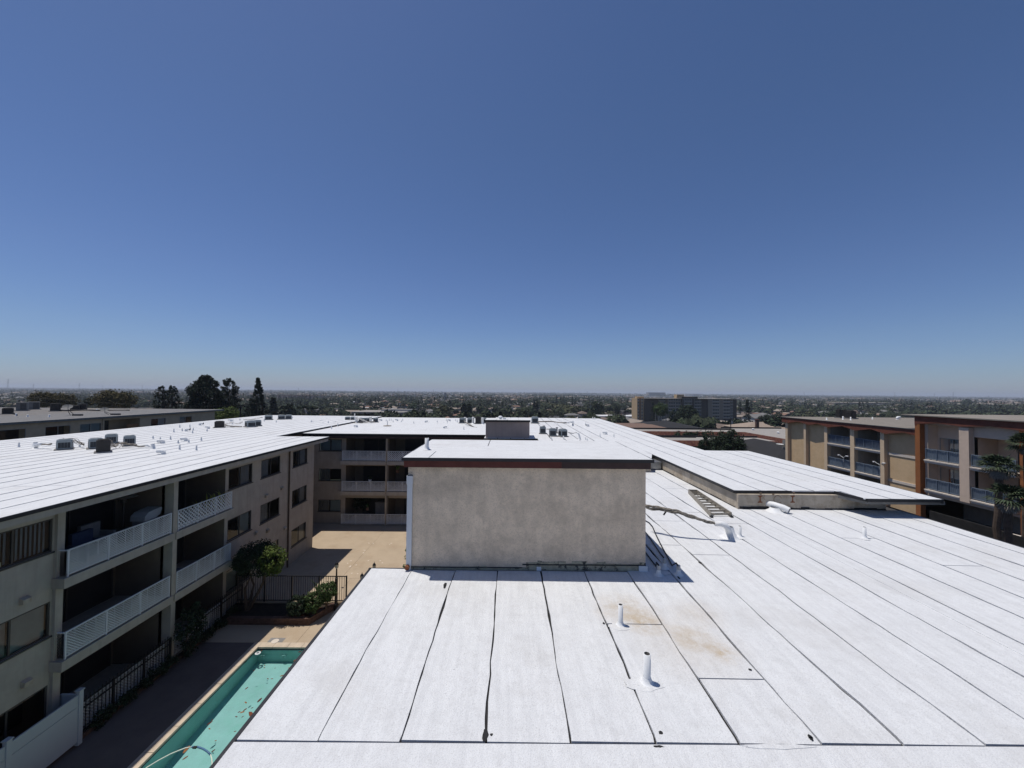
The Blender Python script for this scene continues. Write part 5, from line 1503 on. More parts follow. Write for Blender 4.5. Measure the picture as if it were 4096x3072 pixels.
XB = 38.9
MBm = lambda u, d, z: (XB - d, u, z)
nb = thing('apartment_block', 'taller orange framed block at the right with recessed balconies behind palms', 'apartment building', (XB, 32, 0))
mb = MB(MBm)
holes = [(32.75, 35.5, 5.27, 8.45, .02), (32.75, 35.5, 2.55, 4.93, .02), (29.1, 31.95, 5.27, 7.7, .02), (29.1, 31.95, 2.6, 4.9, .02)]
wall(mb, 20, 36, 1.95, 9.0, .3, holes)
mb.quad((36, .3, -.3), (36, -22, -.3), (36, -22, 9.0), (36, .3, 9.0))
mb.build('wall', 'pink_stucco', nb)
mb = MB(MBm)
mb.quad((20, -3.5, -.3), (36, -3.5, -.3), (36, -3.5, 1.95), (20, -3.5, 1.95)).quad((20, .3, 1.95), (36, .3, 1.95), (36, -3.5, 1.95), (20, -3.5, 1.95))
mb.build('carport_wall', 'stucco', nb)
for h, dp in ((holes[0], .9), (holes[1], .9), (holes[2], 1.7), (holes[3], 1.7)):
    q = MB(MBm)
    if dp < 1:
        q2 = MB(MBm)
        wall(q2, h[0], h[1], h[2], h[3], -dp + .3, [(33.25, 35.35, h[2] + .25, h[2] + 2.0)])
        q2.quad((h[0], .3, h[2]), (h[0], -dp + .3, h[2]), (h[0], -dp + .3, h[3]), (h[0], .3, h[3])).quad((h[1], .3, h[2]), (h[1], -dp + .3, h[2]), (h[1], -dp + .3, h[3]), (h[1], .3, h[3])).quad((h[0], .3, h[3]), (h[1], .3, h[3]), (h[1], -dp + .3, h[3]), (h[0], -dp + .3, h[3]))
        q2.build('loggia_wall', 'pink_stucco', nb)
        window(nb, MBm, 33.25, 35.35, h[2] + .25, h[2] + 2.0, -dp + .3, ('shade', 'shade'), 'alu')
    else:
        recess(nb, MBm, h[0] + .002, h[1] - .002, h[2], h[3] - .01, 'pink_stucco', dp, (.05, .55))
for a, b in ((35.76, 36.19), (28.25, 28.75), (20.5, 21.0)):
    MB(MBm).box(a, b, .302, .78, -.3, 8.9).build('pillar', 'orange_wall', nb)
MB(MBm).box(32.0, 32.7, .302, .70, 2.2, 8.45).build('pillar', 'pink_stucco', nb)
zz = [(36.2, 8.45), (34.2, 8.66), (32.4, 8.52), (30.5, 8.72), (28.6, 8.55), (26.6, 8.72), (24.6, 8.52), (22.6, 8.72), (20, 8.52)]
n = len(zz)
vs = [(u, .8, z) for u, z in zz] + [(u, .8, 9.2) for u, z in zz] + [(u, .68, z) for u, z in zz] + [(u, .68, 9.2) for u, z in zz]
MB(MBm).add(vs, [(i, i + 1, n + i + 1, n + i) for i in range(n - 1)] + [(2 * n + i, 2 * n + i + 1, i + 1, i) for i in range(n - 1)] + [(2 * n + i, 2 * n + i + 1, 3 * n + i + 1, 3 * n + i) for i in range(n - 1)] + [(0, n, 3 * n, 2 * n)]).build('fascia_board', 'brown_fascia', nb)
MB(MBm).box(20, 36.15, .3, .66, 8.85, 9.0).box(36.02, 36.2, -22, .79, 8.3, 9.2).build('soffit', 'brown_fascia', nb)
MB(MBm).box(20, 37.3, -22.5, .95, 9.21, 9.30).build('roof', 'tan_sheet', nb)
for (u0, u1) in ((32.72, 35.5), (29.1, 31.96)):
    blue_balcony(nb, MBm, u0, u1, 5.24, .55, False)
    blue_balcony(nb, MBm, u0, u1, 2.53, .55, False)
MB(MBm).box(36.0, 36.01, -3, .3, -.3, .9).build('low_wall', 'pink_stucco', nb)
t = thing('kerb_wall', 'low pale kerb line in the dark carport below the orange block', 'wall', (37.5, 30, 0))
p0, p1 = AX(*zoom(3072, 1500, .46293)(1400, 1200), 36.2), AX(*zoom(3072, 1500, .46293)(2190, 1395), 36.2)
MB().tube([p0, p1], .05, 4).build('coping', 'pale_band', t)
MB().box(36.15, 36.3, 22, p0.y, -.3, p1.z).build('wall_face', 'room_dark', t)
# fan palms
def fan_palm(name, label, base, top, fr, nf, seed, dead=14):
    r = random.Random(seed)
    t = thing(name, label, 'palm tree', base)
    pts = [Vector(base).lerp(Vector(top), k / 8) + Vector((r.uniform(-.04, .04), r.uniform(-.04, .04), 0)) for k in range(9)]
    MB().tube(pts, [.22, .2, .19, .19, .18, .18, .19, .2, .16], 10).build('trunk', 'trunk', t)
    def frond(q, a, el, ln, fan):
        d = Vector((math.cos(a) * math.cos(el), math.sin(a) * math.cos(el), math.sin(el)))
        s = Vector((-math.sin(a), math.cos(a), 0)); upv = d.cross(s)
        b = Vector(top); e = b + d * ln * .45
        q.bar(b, e, .02)
        for k in range(-6, 7):
            aa = k / 6 * 1.35
            dd = (d * math.cos(aa) + s * math.sin(aa)).normalized()
            m_ = e + dd * fan * .55 + upv * .02 * (k % 2)
            tip = e + dd * fan - Vector((0, 0, .28 * fan * r.uniform(.6, 1.3)))
            w_ = s * math.cos(aa) * .045 - d * math.sin(aa) * .045
            q.add([e, m_ + w_, tip, m_ - w_], [(0, 1, 2, 3)])
    q = MB()
    for k in range(nf): frond(q, r.uniform(0, 6.28), rad(r.uniform(-25, 75)), fr, fr * .72)
    q.build('fronds', 'leaf_palm', t)
    q = MB()
    for k in range(dead): frond(q, r.uniform(0, 6.28), rad(r.uniform(-75, -45)), fr * .7, fr * .45)
    q.build('dead_fronds', 'line_set', t)
    return t
for i, (px, py, yy, lab) in enumerate(((3995, 1870, 26, 'upper fan palm with wide crown in front of the orange block'), (4035, 1995, 23.5, 'lower fan palm with shaggy trunk in front of the orange block'), (4110, 1780, 27, 'fan palm crown cut off by the right border'))):
    p = AY(px, py, yy)
    fan_palm('fan_palm', lab, (p.x, p.y + .2, -.2), tuple(p), 1.08 if i < 2 else 1.0, 32, i + 3)

# ================================================================== MIDDLE DISTANCE, RIGHT
def hip_roof(q, x0, x1, y0, y1, z0, z1, m=0, ov=.5):
    x0, x1, y0, y1 = x0 - ov, x1 + ov, y0 - ov, y1 + ov
    if x1 - x0 > y1 - y0:
        k = (y1 - y0) / 2
        r0, r1 = (x0 + k, (y0 + y1) / 2, z1), (x1 - k, (y0 + y1) / 2, z1)
    else:
        k = (x1 - x0) / 2
        r0, r1 = ((x0 + x1) / 2, y0 + k, z1), ((x0 + x1) / 2, y1 - k, z1)
    c = [(x0, y0, z0), (x1, y0, z0), (x1, y1, z0), (x0, y1, z0)]
    if x1 - x0 > y1 - y0: fs = [(0, 1, 5, 4), (1, 2, 5), (2, 3, 4, 5), (3, 0, 4)]
    else: fs = [(0, 1, 4), (1, 2, 5, 4), (2, 3, 5), (3, 0, 4, 5)]
    q.add(c + [r0, r1], fs + [(3, 2, 1, 0)], m)
def gable_roof(q, x0, x1, y0, y1, z0, z1, m=0, ov=.4):
    x0, x1, y0, y1 = x0 - ov, x1 + ov, y0 - ov, y1 + ov
    ym = (y0 + y1) / 2
    q.add([(x0, y0, z0), (x1, y0, z0), (x1, y1, z0), (x0, y1, z0), (x0, ym, z1), (x1, ym, z1)], [(0, 1, 5, 4), (2, 3, 4, 5), (0, 4, 3), (1, 2, 5), (3, 2, 1, 0)], m)
def plain_house(name, label, cat, x0, x1, y0, y1, zg, ze, zr, roofm, wallm, kind='hip', nw=3, group=None, winz=None):
    t = thing(name, label, cat, ((x0 + x1) / 2, (y0 + y1) / 2, zg), group)
    MB().box(x0, x1, y0, y1, zg - 1, ze).build('wall', wallm, t)
    q = MB()
    if kind == 'hip': hip_roof(q, x0, x1, y0, y1, ze + .003, zr)
    elif kind == 'gable': gable_roof(q, x0, x1, y0, y1, ze + .003, zr)
    else: q.box(x0 - .2, x1 + .2, y0 - .2, y1 + .2, ze + .003, zr)
    q.build('roof', roofm, t)
    for i in range(nw):
        u = x0 + (x1 - x0) * (i + .5) / nw
        w_ = min(.9, (x1 - x0) / nw * .3)
        f = MB().box(u - w_, u + w_, y0 - .05, y0 - .002, ze - 1.75, ze - .65).build('window', 'tower_frame', t)
        MB().box(u - w_ + .1, u + w_ - .1, y0 - .07, y0 - .051, ze - 1.65, ze - .75).build('pane', 'tower_pane', f)
    return t
# red barrel tile mansards on low flat roofed blocks
def tile_slope(par, a, b, zt, zb, out, w_=.30, courses=4):
    """sloping strip of barrel tiles from a to b (top edge), leaning outwards by `out`"""
    a, b = Vector((*a, zt)), Vector((*b, zt))
    d = (b - a); L_ = d.length; d.normalize()
    o = Vector((*out, 0))
    dn = o + Vector((0, 0, zb - zt))
    up = d.cross(dn).normalized()
    if up.z < 0: up = -up
    q = MB()
    n = int(L_ / w_)
    for c in range(courses):
        s0, s1 = dn * (c / courses), dn * ((c + 1.06) / courses)
        for i in range(n):
            p = a + d * (i * w_)
            ps = [p, p + d * w_ * .2 + up * .10, p + d * w_ * .5 + up * .14, p + d * w_ * .8 + up * .10, p + d * w_ * .98]
            lift = up * (.05)
            q.add([v + s0 for v in ps] + [v + s1 + lift for v in ps], [(k, k + 1, 6 + k, 5 + k) for k in range(4)] + [(5, 6, 7, 8, 9)])
    q.build('roof_tile', 'roof_tile_red', par, kind='stuff')
    q = MB().add([tuple(a), tuple(b), tuple(b + dn), tuple(a + dn)], [(0, 1, 2, 3)])
    q.build('tile_underlay', 'shingle_brown', par)
tb = thing('tiled_block', 'low flat roofed block with near red barrel tile mansard, behind the big tree', 'building', (52, 100, -4))
MB().box(36, 67.2, 97.6, 105, -6, -.95).build('wall', 'grey_wall', tb)
MB().box(36, 67.4, 97.0, 105.2, -.95, -.78).build('roof', 'flat_roof_pale', tb)
MB().box(36, 67.4, 104.9, 105.2, -.78, -.35).box(36, 50, 103.5, 103.8, -.78, -.45).build('parapet', 'shingle_dark', tb)
tile_slope(tb, (36, 97.0), (67.4, 97.0), -.75, -2.0, (0, -1.0))
tb = thing('tiled_block', 'long flat roofed block with far red barrel tile mansard and angled wing', 'building', (58, 120, -4))
MB().box(36, 69.5, 115.6, 121.5, -6, -.45).box(70.4, 90, 96, 128, -6, -.45).build('wall', 'grey_wall', tb)
MB().box(34, 70, 115.0, 122, -.45, -.30).box(70, 90, 92, 128, -.45, -.301).build('roof', 'flat_roof_pale', tb)
MB().box(34, 70, 121.6, 122, -.30, .15).box(70.01, 90, 127.6, 128, -.30, .12).build('parapet', 'shingle_dark', tb)
tile_slope(tb, (32.5, 115.0), (69.9, 115.0), -.28, -1.55, (0, -1.0))
tile_slope(tb, (70, 115.0), (70, 92.0), -.28, -1.55, (-1.0, 0))
for i, (x, y) in enumerate(((78, 112), (74, 103), (80, 104), (77, 122))):
    t = thing('roof_vent', '%s small white vent on the pale roof of the angled tiled block' % ORD[i], 'roof vent', (x, y, -.3), 'small vents on the angled tiled block')
    MB().lathe([(.3, 0), (.3, .35), (.42, .4), (0, .6)], (x, y, -.3), 8).build('vent_cap', 'white_paint', t)
dr = thing('house', 'dark shingled hip roof house in front of the near tile mansard', 'house', (50, 72, -4))
MB().box(40.6, 56, 60, 84, -6, -.9).build('wall', 'grey_wall', dr)
q = MB(); hip_roof(q, 40.6, 56, 60, 84, -.9, 2.35)
q.build('roof', 'shingle_dark', dr)
b = Vector((45.6, 76, .9))
t = thing('roof_vent', 'small dark turtle vent on the dark shingled roof', 'roof vent', b)
MB().box(b.x - .3, b.x + .3, b.y - .2, b.y + .2, b.z, b.z + .22).build('cap', 'shingle_dark', t)
# antenna and grey box on the dark roof edge
p = AY(*Z6(215, 760), 57)
t = thing('roof_antenna', 'cluster of grey meter box and white dish on a pole beside tan block', 'antenna', p)
MB().tube([(p.x - .2, p.y, p.z - 4), (p.x, p.y, p.z + .2)], .05, 6).build('pole', 'steel', t)
MB().box(p.x - .3, p.x + .7, p.y - .3, p.y + .3, p.z - .5, p.z + .9).build('meter_box', 'grey_board', t)
MB().lathe([(0, 0), (.3, .06), (.5, .2)], (p.x - .9, p.y, p.z + .1), 12).build('dish', 'white_paint', t, True)

# foliage builders for the nearer trees
def leafy_tree(name, label, base, top_z, ax, zc, m, nclump=80, nleaf=40, size=.12, clump=.5, trunkm='trunk', seed=0, shell=.4, tips=6, floor=-.9, cat='tree', group=None):
    r = np.random.RandomState(seed)
    t = thing(name, label, cat, base, group)
    c = (base[0], base[1], zc)
    cs = ball_clumps(r, nclump, c, (ax[0], ax[1], top_z - zc), shell, 0, floor)
    crown(t, leaf_quads(cs, clump * (.6 + .8 * r.rand(nclump)), nleaf, size, r), m, off=base)
    tp = [cs[i] for i in range(0, nclump, max(1, nclump // tips))]
    limbs(t, base, tp, max(.12, ax[0] * .08), trunkm, seed=seed)
    return t
p = AY(*Z5(1420, 720), 74)
leafy_tree('broadleaf_tree', 'big rounded dark green tree in front of the near tile mansard', (p.x, 74, -5), 4.15, (2.75, 2.6), .6, 'leaf_dark', 130, 80, .15, .72, seed=20, shell=.5)
p = AY(*Z5(1100, 760), 78)
leafy_tree('broadleaf_tree', 'smaller bushy tree left of the big rounded tree', (p.x, 78, -5), 2.9, (.95, .95), .6, 'leaf_dark', 40, 60, .13, .5, seed=21)
p = AY(*Z5(1190, 740), 77)
leafy_tree('broadleaf_tree', 'thin young tree between the bushy tree and the big rounded tree', (p.x, 77, -5), 2.4, (1.0, 1.0), .2, 'leaf_dark', 34, 50, .13, .5, seed=22)
for i, (x, wd) in enumerate(((820, 2.9), (1060, 3.4))):
    p = AY(*Z5(x, 640), 109)
    leafy_tree('courtyard_shrub', ('left', 'right')[i] + ' round courtyard shrub tree between the two tile mansards', (p.x, 109, -6), .3 if i == 0 else .75, (wd, 2.4), -1.6, 'leaf_dark', 55, 55, .2, .8, seed=30 + i)

# ------------------------------------------------------------------ eight storey block
tw = thing('highrise', 'eight storey dark grey residential block standing alone on the plain', 'tower block', (140, 313, -15))
TB = -15.5
cols = [(109, 120.5, 313, 'tower_dark'), (120.5, 126.5, 313.3, 'tower_grey'), (126.5, 138.4, 312, 'tower_grey'), (138.4, 148.5, 310.5, 'tower_dark'), (148.5, 160, 312, 'tower_dark'), (160, 178, 311, 'tower_light'), (178, 184, 312.5, 'tower_dark')]
for i, (x0, x1, y0, m) in enumerate(cols):
    MB().box(x0 + (.01 if i else 0), x1, y0, 330, TB, 6.75).build('wall', m, tw)
MB().box(103.4, 108.99, 314, 328, TB, 6.95).build('wall', 'tower_tan', tw, label='narrow tan end bay of the tower block')
MB().box(105.4, 106.0, 313.6, 313.99, TB, 6.9).build('pilaster', 'brown_fascia', tw)
MB().box(108.9, 184.2, 310.3, 330.2, 6.76, 7.05).build('roof', 'flat_roof_pale', tw)
MB().box(138.3, 151.2, 310.2, 320, 7.06, 8.4).build('stair_head', 'tower_dark', tw)
MB().box(138.6, 144.5, 320.1, 326, 7.06, 10.2).build('lift_house', 'tower_tan', tw)
MB().box(104.8, 110.5, 318, 324, 7.06, 8.3).build('lift_house', 'tower_tan', tw)
pm = {}
def tower_window(x0, x1, y, z0, z1, bars):
    k = (round(x1 - x0, 2), bars)
    if k not in pm:
        wd = x1 - x0
        q = MB().box(0, wd, -.12, 0, 0, .25).box(0, wd, -.12, 0, z1 - z0 - .2, z1 - z0)
        for j in range(bars + 1):
            xx = (wd - .22) * j / bars
            q.box(xx, xx + .22, -.121, -.002, .25, z1 - z0 - .2)
        q.box(-.2, wd + .2, -.5, -.13, -.35, -.05)
        pm[k] = (q.mesh('window', 'tower_frame'), MB().quad((0, -.05, .2), (wd, -.05, .2), (wd, -.05, z1 - z0 - .1), (0, -.05, z1 - z0 - .1)).mesh('pane', 'tower_pane'))
    o = bpy.data.objects.new('window', pm[k][0]); COL.objects.link(o); o.parent = tw
    o.location = Vector((x0, y - .01, z0)) - tw.location
    q = bpy.data.objects.new('pane', pm[k][1]); COL.objects.link(q); q.parent = o
for f in range(8):
    z0 = TB + 2.2 + f * 2.62
    for (x0, x1, y, bars) in ((120.8, 126.2, 313.3, 4), (128.3, 133.8, 312, 4), (133.9, 137.8, 312, 3), (140.2, 146.4, 310.5, 4), (149.2, 154.6, 312, 4), (163.4, 168.8, 311, 4), (172.2, 177.6, 311, 4), (179.2, 180.7, 312.5, 2)):
        tower_window(x0, x1, y, z0, z0 + 1.65, bars)
    for x0 in (103.8, 106.8):
        tower_window(x0, x0 + 1.2, 314, z0 + .1, z0 + 1.5, 1)
TREES5 = [('eucalyptus_tree', 'tall pale trunked eucalyptus in front of the tower block', 500, 185, 490, 105, 'leaf_mid', 250, 'trunk_pale', .1),
          ('conifer_tree', 'dark slender conifer at the left side of the tower block', 385, 160, 480, 45, 'leaf_conifer', 258, 'trunk', .3),
          ('broadleaf_tree', 'wide dark tree in front of the middle of the tower block', 850, 205, 520, 150, 'leaf_dark', 240, 'trunk', .3),
          ('broadleaf_tree', 'dark rounded tree between eucalyptus and the wide dark tree', 680, 265, 500, 70, 'leaf_dark', 262, 'trunk', .3),
          ('broadleaf_tree', 'lighter green tree at right of the wide dark tree before the tower', 965, 300, 470, 60, 'leaf_mid', 262, 'trunk', .3),
          ('conifer_tree', 'tall dark conifer just right of the tower block', 1690, 140, 490, 62, 'leaf_conifer', 262, 'trunk', .3),
          ('conifer_tree', 'narrow conifer between the tower block and the tall dark conifer', 1590, 165, 330, 28, 'leaf_conifer', 420, 'trunk', .3),
          ('broadleaf_tree', 'broad dark tree at far right of the tower block', 2010, 350, 500, 140, 'leaf_conifer', 235, 'trunk', .3)]
for i, (nm, lab, x, yt, yb, hw, m, yy, tm, sh) in enumerate(TREES5):
    tp, bt = AY(*Z5(x, yt), yy), AY(*Z5(x, yb), yy)
    wd = hw * .28933 / FPX * yy
    gz = terrain_z(tp.x, yy)
    if nm == 'conifer_tree':
        r = np.random.RandomState(i)
        t = thing(nm, lab, 'tree', (tp.x, yy, gz))
        cs = []
        for k in range(80):
            u = r.rand() ** .8
            a = r.rand() * 6.28
            rr_ = wd * (1.05 - u) * (.55 + .5 * r.rand()) * (1 if u > .12 else .7)
            cs.append((tp.x + math.cos(a) * rr_, yy + math.sin(a) * rr_, bt.z + (tp.z - bt.z) * u))
        crown(t, leaf_quads(cs, wd * .28 * (.6 + .6 * r.rand(80)), 40, wd * .085, r), m, off=(tp.x, yy, gz))
        limbs(t, (tp.x, yy, gz), [(tp.x, yy, tp.z - .5)], .35, tm)
    else:
        lo = tp.z + (bt.z - tp.z) * (.58 if nm == 'eucalyptus_tree' else .98)
        leafy_tree(nm, lab, (tp.x, yy, gz), tp.z, (wd, wd * .9), (tp.z + lo) / 2, m, 110, 46, wd * .06, wd * .22, tm, 40 + i, .35, 9)
# houses and low roofs between the tile blocks and the tower
H = [('low brown flat roofed building left of the tower foot', 30, 62, 150, 175, -8, -3.4, -2.6, 'shingle_brown', 'house_tan', 'flat'),
     ('dark hip roofed house left of centre below the tower', 56, 82, 165, 185, -10, -3.6, -1.5, 'shingle_dark', 'house_grey', 'hip'),
     ('tan hip roofed house below the middle of the tower', 101, 124, 165, 182, -10, -3.9, -1.4, 'shingle_tan', 'house_tan', 'hip'),
     ('grey gabled house with a solar panel below the right of the tower', 126, 152, 160, 178, -10, -4.2, -1.0, 'shingle_dark', 'house_tan', 'gable'),
     ('orange tile roofed building near the tan block corner', 128, 160, 140, 158, -10, -2.6, -.4, 'roof_terracotta', 'house_cream', 'gable'),
     ('white gabled house right of the tower foot', 178, 190, 280, 295, -14, -6.5, -3.8, 'roof_grey', 'house_white', 'gable'),
     ('white two storey house beside the tall dark conifer', 192, 206, 255, 270, -14, -7.0, -4.6, 'roof_tan', 'house_white', 'gable'),
     ('long white roofed warehouse left of the tower block', 82, 125, 352, 372, -16, -11.0, -10.2, 'roof_white', 'house_white', 'flat'),
     ('blue grey two storey house left of the tower block', 82, 98, 290, 306, -15, -9.5, -7.5, 'roof_grey', 'house_white', 'hip'),
     ('brown roofed apartment house left of the blue grey house', 60, 79, 290, 305, -15, -9.4, -7.6, 'roof_brown', 'house_grey', 'hip'),
     ('pale flat roofed church hall behind the cross wing', -131, -88, 318, 350, -15, -7.2, -6.6, 'flat_roof_pale', 'house_tan', 'flat'),
     ('pale penthouse roofed annexe on top of the church hall', -112, -84, 334, 348, -14, -5.6, -5.2, 'roof_grey', 'house_white', 'flat'),
     ('white arched two storey house behind the cross wing, left of pale hall', -160, -147, 340, 352, -15, -8.2, -6.2, 'roof_tan', 'house_white', 'hip'),
     ('grey roofed house next to the white arched house', -146, -134, 335, 350, -15, -8.8, -6.4, 'roof_tan', 'house_grey', 'gable'),
     ('terracotta roofed house behind the right part of the cross wing', -50, -38, 330, 345, -15, -9.6, -7.8, 'roof_terracotta', 'house_tan', 'hip')]
for (lab, x0, x1, y0, y1, zg, ze, zr, rm, wm, k) in H:
    plain_house('house' if 'house' in lab else 'low_building', lab, 'house' if 'house' in lab else 'building', x0, x1, y0, y1, zg, ze, zr, rm, wm, k, 4)
t = thing('solar_panel', 'dark solar panel lying on the gabled roof below the tower', 'solar panel', (138, 164, -3))
MB().add([(133, 162, -3.2), (141, 162, -3.2), (141, 167, -1.55), (133, 167, -1.55), (133, 162, -3.05), (141, 162, -3.05), (141, 167, -1.4), (133, 167, -1.4)], [(0, 3, 2, 1), (4, 5, 6, 7), (0, 1, 5, 4), (1, 2, 6, 5), (2, 3, 7, 6), (3, 0, 4, 7)]).build('panel', 'tower_pane', t)
for x, y, z, lab in ((106.5, 166, 0.0, 'brick chimney on the tan hip roof below the tower'), (128, 168, .6, 'brick chimney on the gabled roof below the tower')):
    t = thing('chimney', lab, 'chimney', (x, y, z - 2.5))
    MB().box(x - .6, x + .6, y - .5, y + .5, z - 3.4, z).build('stack', 'brick', t)
    MB().box(x - .75, x + .75, y - .65, y + .65, z, z + .25).build('cap', 'brown_fascia', t)

# ================================================================== TREES BEYOND THE ROOFS, LEFT
def gum_conifer(label, x0, x1, yt, yb, yy, seed, zm=Z2, lean=0, n=170):
    """tall ragged conifer seen against the sky: clumps on a tapering mast, gaps between"""
    r = np.random.RandomState(seed)
    tp = AY(*zm((x0 + x1) / 2, yt), yy)
    bt = AY(*zm((x0 + x1) / 2, yb), yy)
    wd = abs(AY(*zm(x1, yt), yy).x - AY(*zm(x0, yt), yy).x) / 2
    gz = terrain_z(tp.x, yy)
    t = thing('conifer_tree', label, 'tree', (tp.x, yy, gz))
    cs, rs_ = [], []
    H_ = tp.z - bt.z
    for k in range(n):
        u = r.rand() * 1.25 - .25 if lean == 0 else r.rand()
        u = max(u, -.2); u_ = u; u = max(u, 0)
        prof = (1 - u ** 3) * .85 + .22 if lean == 0 else (1 - u) * 1.0 + .12
        a = r.rand() * 6.28
        q = wd * prof * (.35 + .65 * r.rand() ** .6) * (.9 + .16 * math.sin(u * 13 + seed + a))
        cs.append((tp.x + math.cos(a) * q, yy + math.sin(a) * q, bt.z + H_ * (u_ * .97)))
        rs_.append(wd * (.13 + .12 * r.rand()) * (1.15 - .5 * u))
    crown(t, leaf_quads(cs, np.array(rs_), 55, wd * .05, r), 'leaf_conifer', off=(tp.x, yy, gz))
    limbs(t, (tp.x, yy, gz), [(tp.x, yy, tp.z - .4)] + [cs[i] for i in range(0, n, n // 7)], .32, seed=seed)
    return t
gum_conifer('smaller dark conifer clump left of the big pair, beyond the grey roof', 60, 220, 255, 560, 92, 51)
gum_conifer('second smaller dark conifer clump touching the one at its left', 190, 375, 255, 560, 96, 52)
gum_conifer('tallest massive dark conifer breaking the skyline left of centre', 510, 900, 128, 570, 94, 53, n=330)
gum_conifer('dark open crowned conifer right beside the tallest massive conifer', 860, 1130, 162, 580, 97, 54, n=230)
gum_conifer('lone pointed dark conifer standing clear of the others', 1265, 1480, 152, 640, 100, 55, lean=1, n=210)
gum_conifer('low side branch conifer poking out left of the tallest conifer', 495, 640, 200, 330, 95, 56, n=40)
for i, (x0, x1, yt, yb, yy, m, lab) in enumerate(((450, 780, 95, 320, 115, 'leaf_olive', 'wide olive green tree behind the grey neighbouring roof, left one'), (720, 1060, 115, 320, 118, 'leaf_olive', 'olive green tree behind the satellite dishes'), (1400, 1890, 85, 330, 112, 'leaf_olive', 'big round olive green tree behind the far satellite dish'), (1210, 1330, 180, 310, 120, 'leaf_conifer', 'small dark tree between the olive green trees'))):
    a, b = AY(*Z1(x0, yt), yy), AY(*Z1(x1, yb), yy)
    wd = (b.x - a.x) / 2
    leafy_tree('broadleaf_tree', lab, ((a.x + b.x) / 2, yy, terrain_z(a.x, yy)), a.z, (wd, wd * .8), (a.z + b.z) / 2, m, 130, 46, wd * .045, wd * .2, seed=60 + i, floor=-1)
p = AY(*Z2(960, 600), 88)
leafy_tree('broadleaf_tree', 'bright olive bush at the right end of the grey neighbouring block', (p.x, 88, -5), AY(*Z2(960, 535), 88).z, (3.2, 3), p.z - .5, 'leaf_bright', 70, 46, .15, .7, seed=70)
# utility poles and their wires
def pole(label, zm, x, yt, yy, arms=((0, 1.2),), h=None, tank=False):
    p = AY(*zm(x, yt), yy)
    gz = terrain_z(p.x, yy)
    t = thing('utility_pole', label, 'utility pole', (p.x, yy, gz))
    MB().tube([(p.x, yy, gz), (p.x, yy, p.z)], [.2, .13], 8).build('pole', 'pole_wood', t)
    for dz, l in arms:
        MB().box(p.x - l, p.x + l, yy - .08, yy + .08, p.z - .5 - dz, p.z - .35 - dz).build('crossarm', 'pole_wood', t)
    if tank: MB().lathe([(0, 0), (.35, .02), (.35, 1.1), (0, 1.15)], (p.x + .4, yy - .2, p.z - 2.0), 10).build('transformer', 'steel', t)
    return p
q1 = pole('stub of a dark utility pole behind the far end of left wing roof', Z2, 1145, 512, 80, ())
q2 = pole('thin utility pole with a long crossarm in front of the lone pointed conifer', Z2, 1350, 470, 84, ((0, 2.6),))
q3 = pole('utility pole with two crossarms behind the cross wing condensers', Z3, 676, 335, 75, ((0, 1.8), (.6, 1.5)))
q4 = pole('twin crossarm utility pole left of the tower block', Z4, 2005, 340, 200, ((0, 1.5), (1, 1.5)))
q5 = pole('utility pole next to the twin crossarm pole left of the tower block', Z4, 1988, 345, 205, ((0, 1.2),))
q6 = pole('thin utility pole before the long white warehouse', Z4, 1888, 390, 210, ((0, 1.0),))
q7 = pole('utility pole with grey transformer in front of the right part of the tower', Z5, 1462, 395, 150, ((0, 3.5),), tank=True)
q8 = pole('thin pole in front of the tan hip roof below the tower', Z5, 1255, 448, 150, ())
def wire(label, a, b, sag, r=.012):
    a, b = Vector(a), Vector(b)
    t = thing('power_line', label, 'wire', a)
    MB().tube([a.lerp(b, k / 10) - Vector((0, 0, sag * 4 * (k / 10) * (1 - k / 10))) for k in range(11)], r, 4).build('wire', 'black_cable', t)
wire('upper overhead wire sagging across the olive green trees at left', AY(*Z1(330, 168), 70), AY(*Z1(2000, 280), 78), .1)
wire('lower overhead wire sagging in front of the grey roof condensers', AY(*Z1(0, 205), 62), AY(*Z1(1950, 335), 72), .1)
wire('overhead wire running in front of the dark conifers', AY(*Z2(100, 512), 80), AY(*Z2(1090, 508), 80), .15)
wire('overhead wire from the transformer pole toward the tan block', q7 - Vector((0, 0, .4)), AY(*Z5(2212, 465), 140), .3)
wire('overhead wire from the thin pole to the transformer pole', q8, q7 - Vector((0, 0, .5)), .2)

# ================================================================== THE CITY ON THE PLAIN
from mathutils import noise as mnoise
rc = np.random.RandomState(11)
SKY = [(0, 1630), (870, 1636), (880, 1700), (1020, 1668), (2420, 1672), (2600, 1735), (2815, 1800), (3008, 1806), (3150, 1800), (3160, 1664), (3640, 1668), (3650, 1650), (4096, 1655)]
def skyline(px):
    for (a, ya), (b, yb) in zip(SKY, SKY[1:]):
        if a <= px <= b: return ya + (yb - ya) * (px - a) / (b - a)
    return 0
def avoid(x, y, r=0):
    if 95 < x < 195 and 300 - r < y < 335 + r: return True          # tower block
    if 28 < x < 165 and 80 < y < 186: return True                   # tiled blocks and houses before the tower
    if -165 < x < -80 and 310 < y < 356: return True
    for (lab, x0, x1, y0, y1, *_) in H:
        if x0 - 6 - r < x < x1 + 6 + r and y0 - 6 - r < y < y1 + 6 + r: return True
    return False
CH, CT = [], []
ca, sa = math.cos(.16), math.sin(.16)
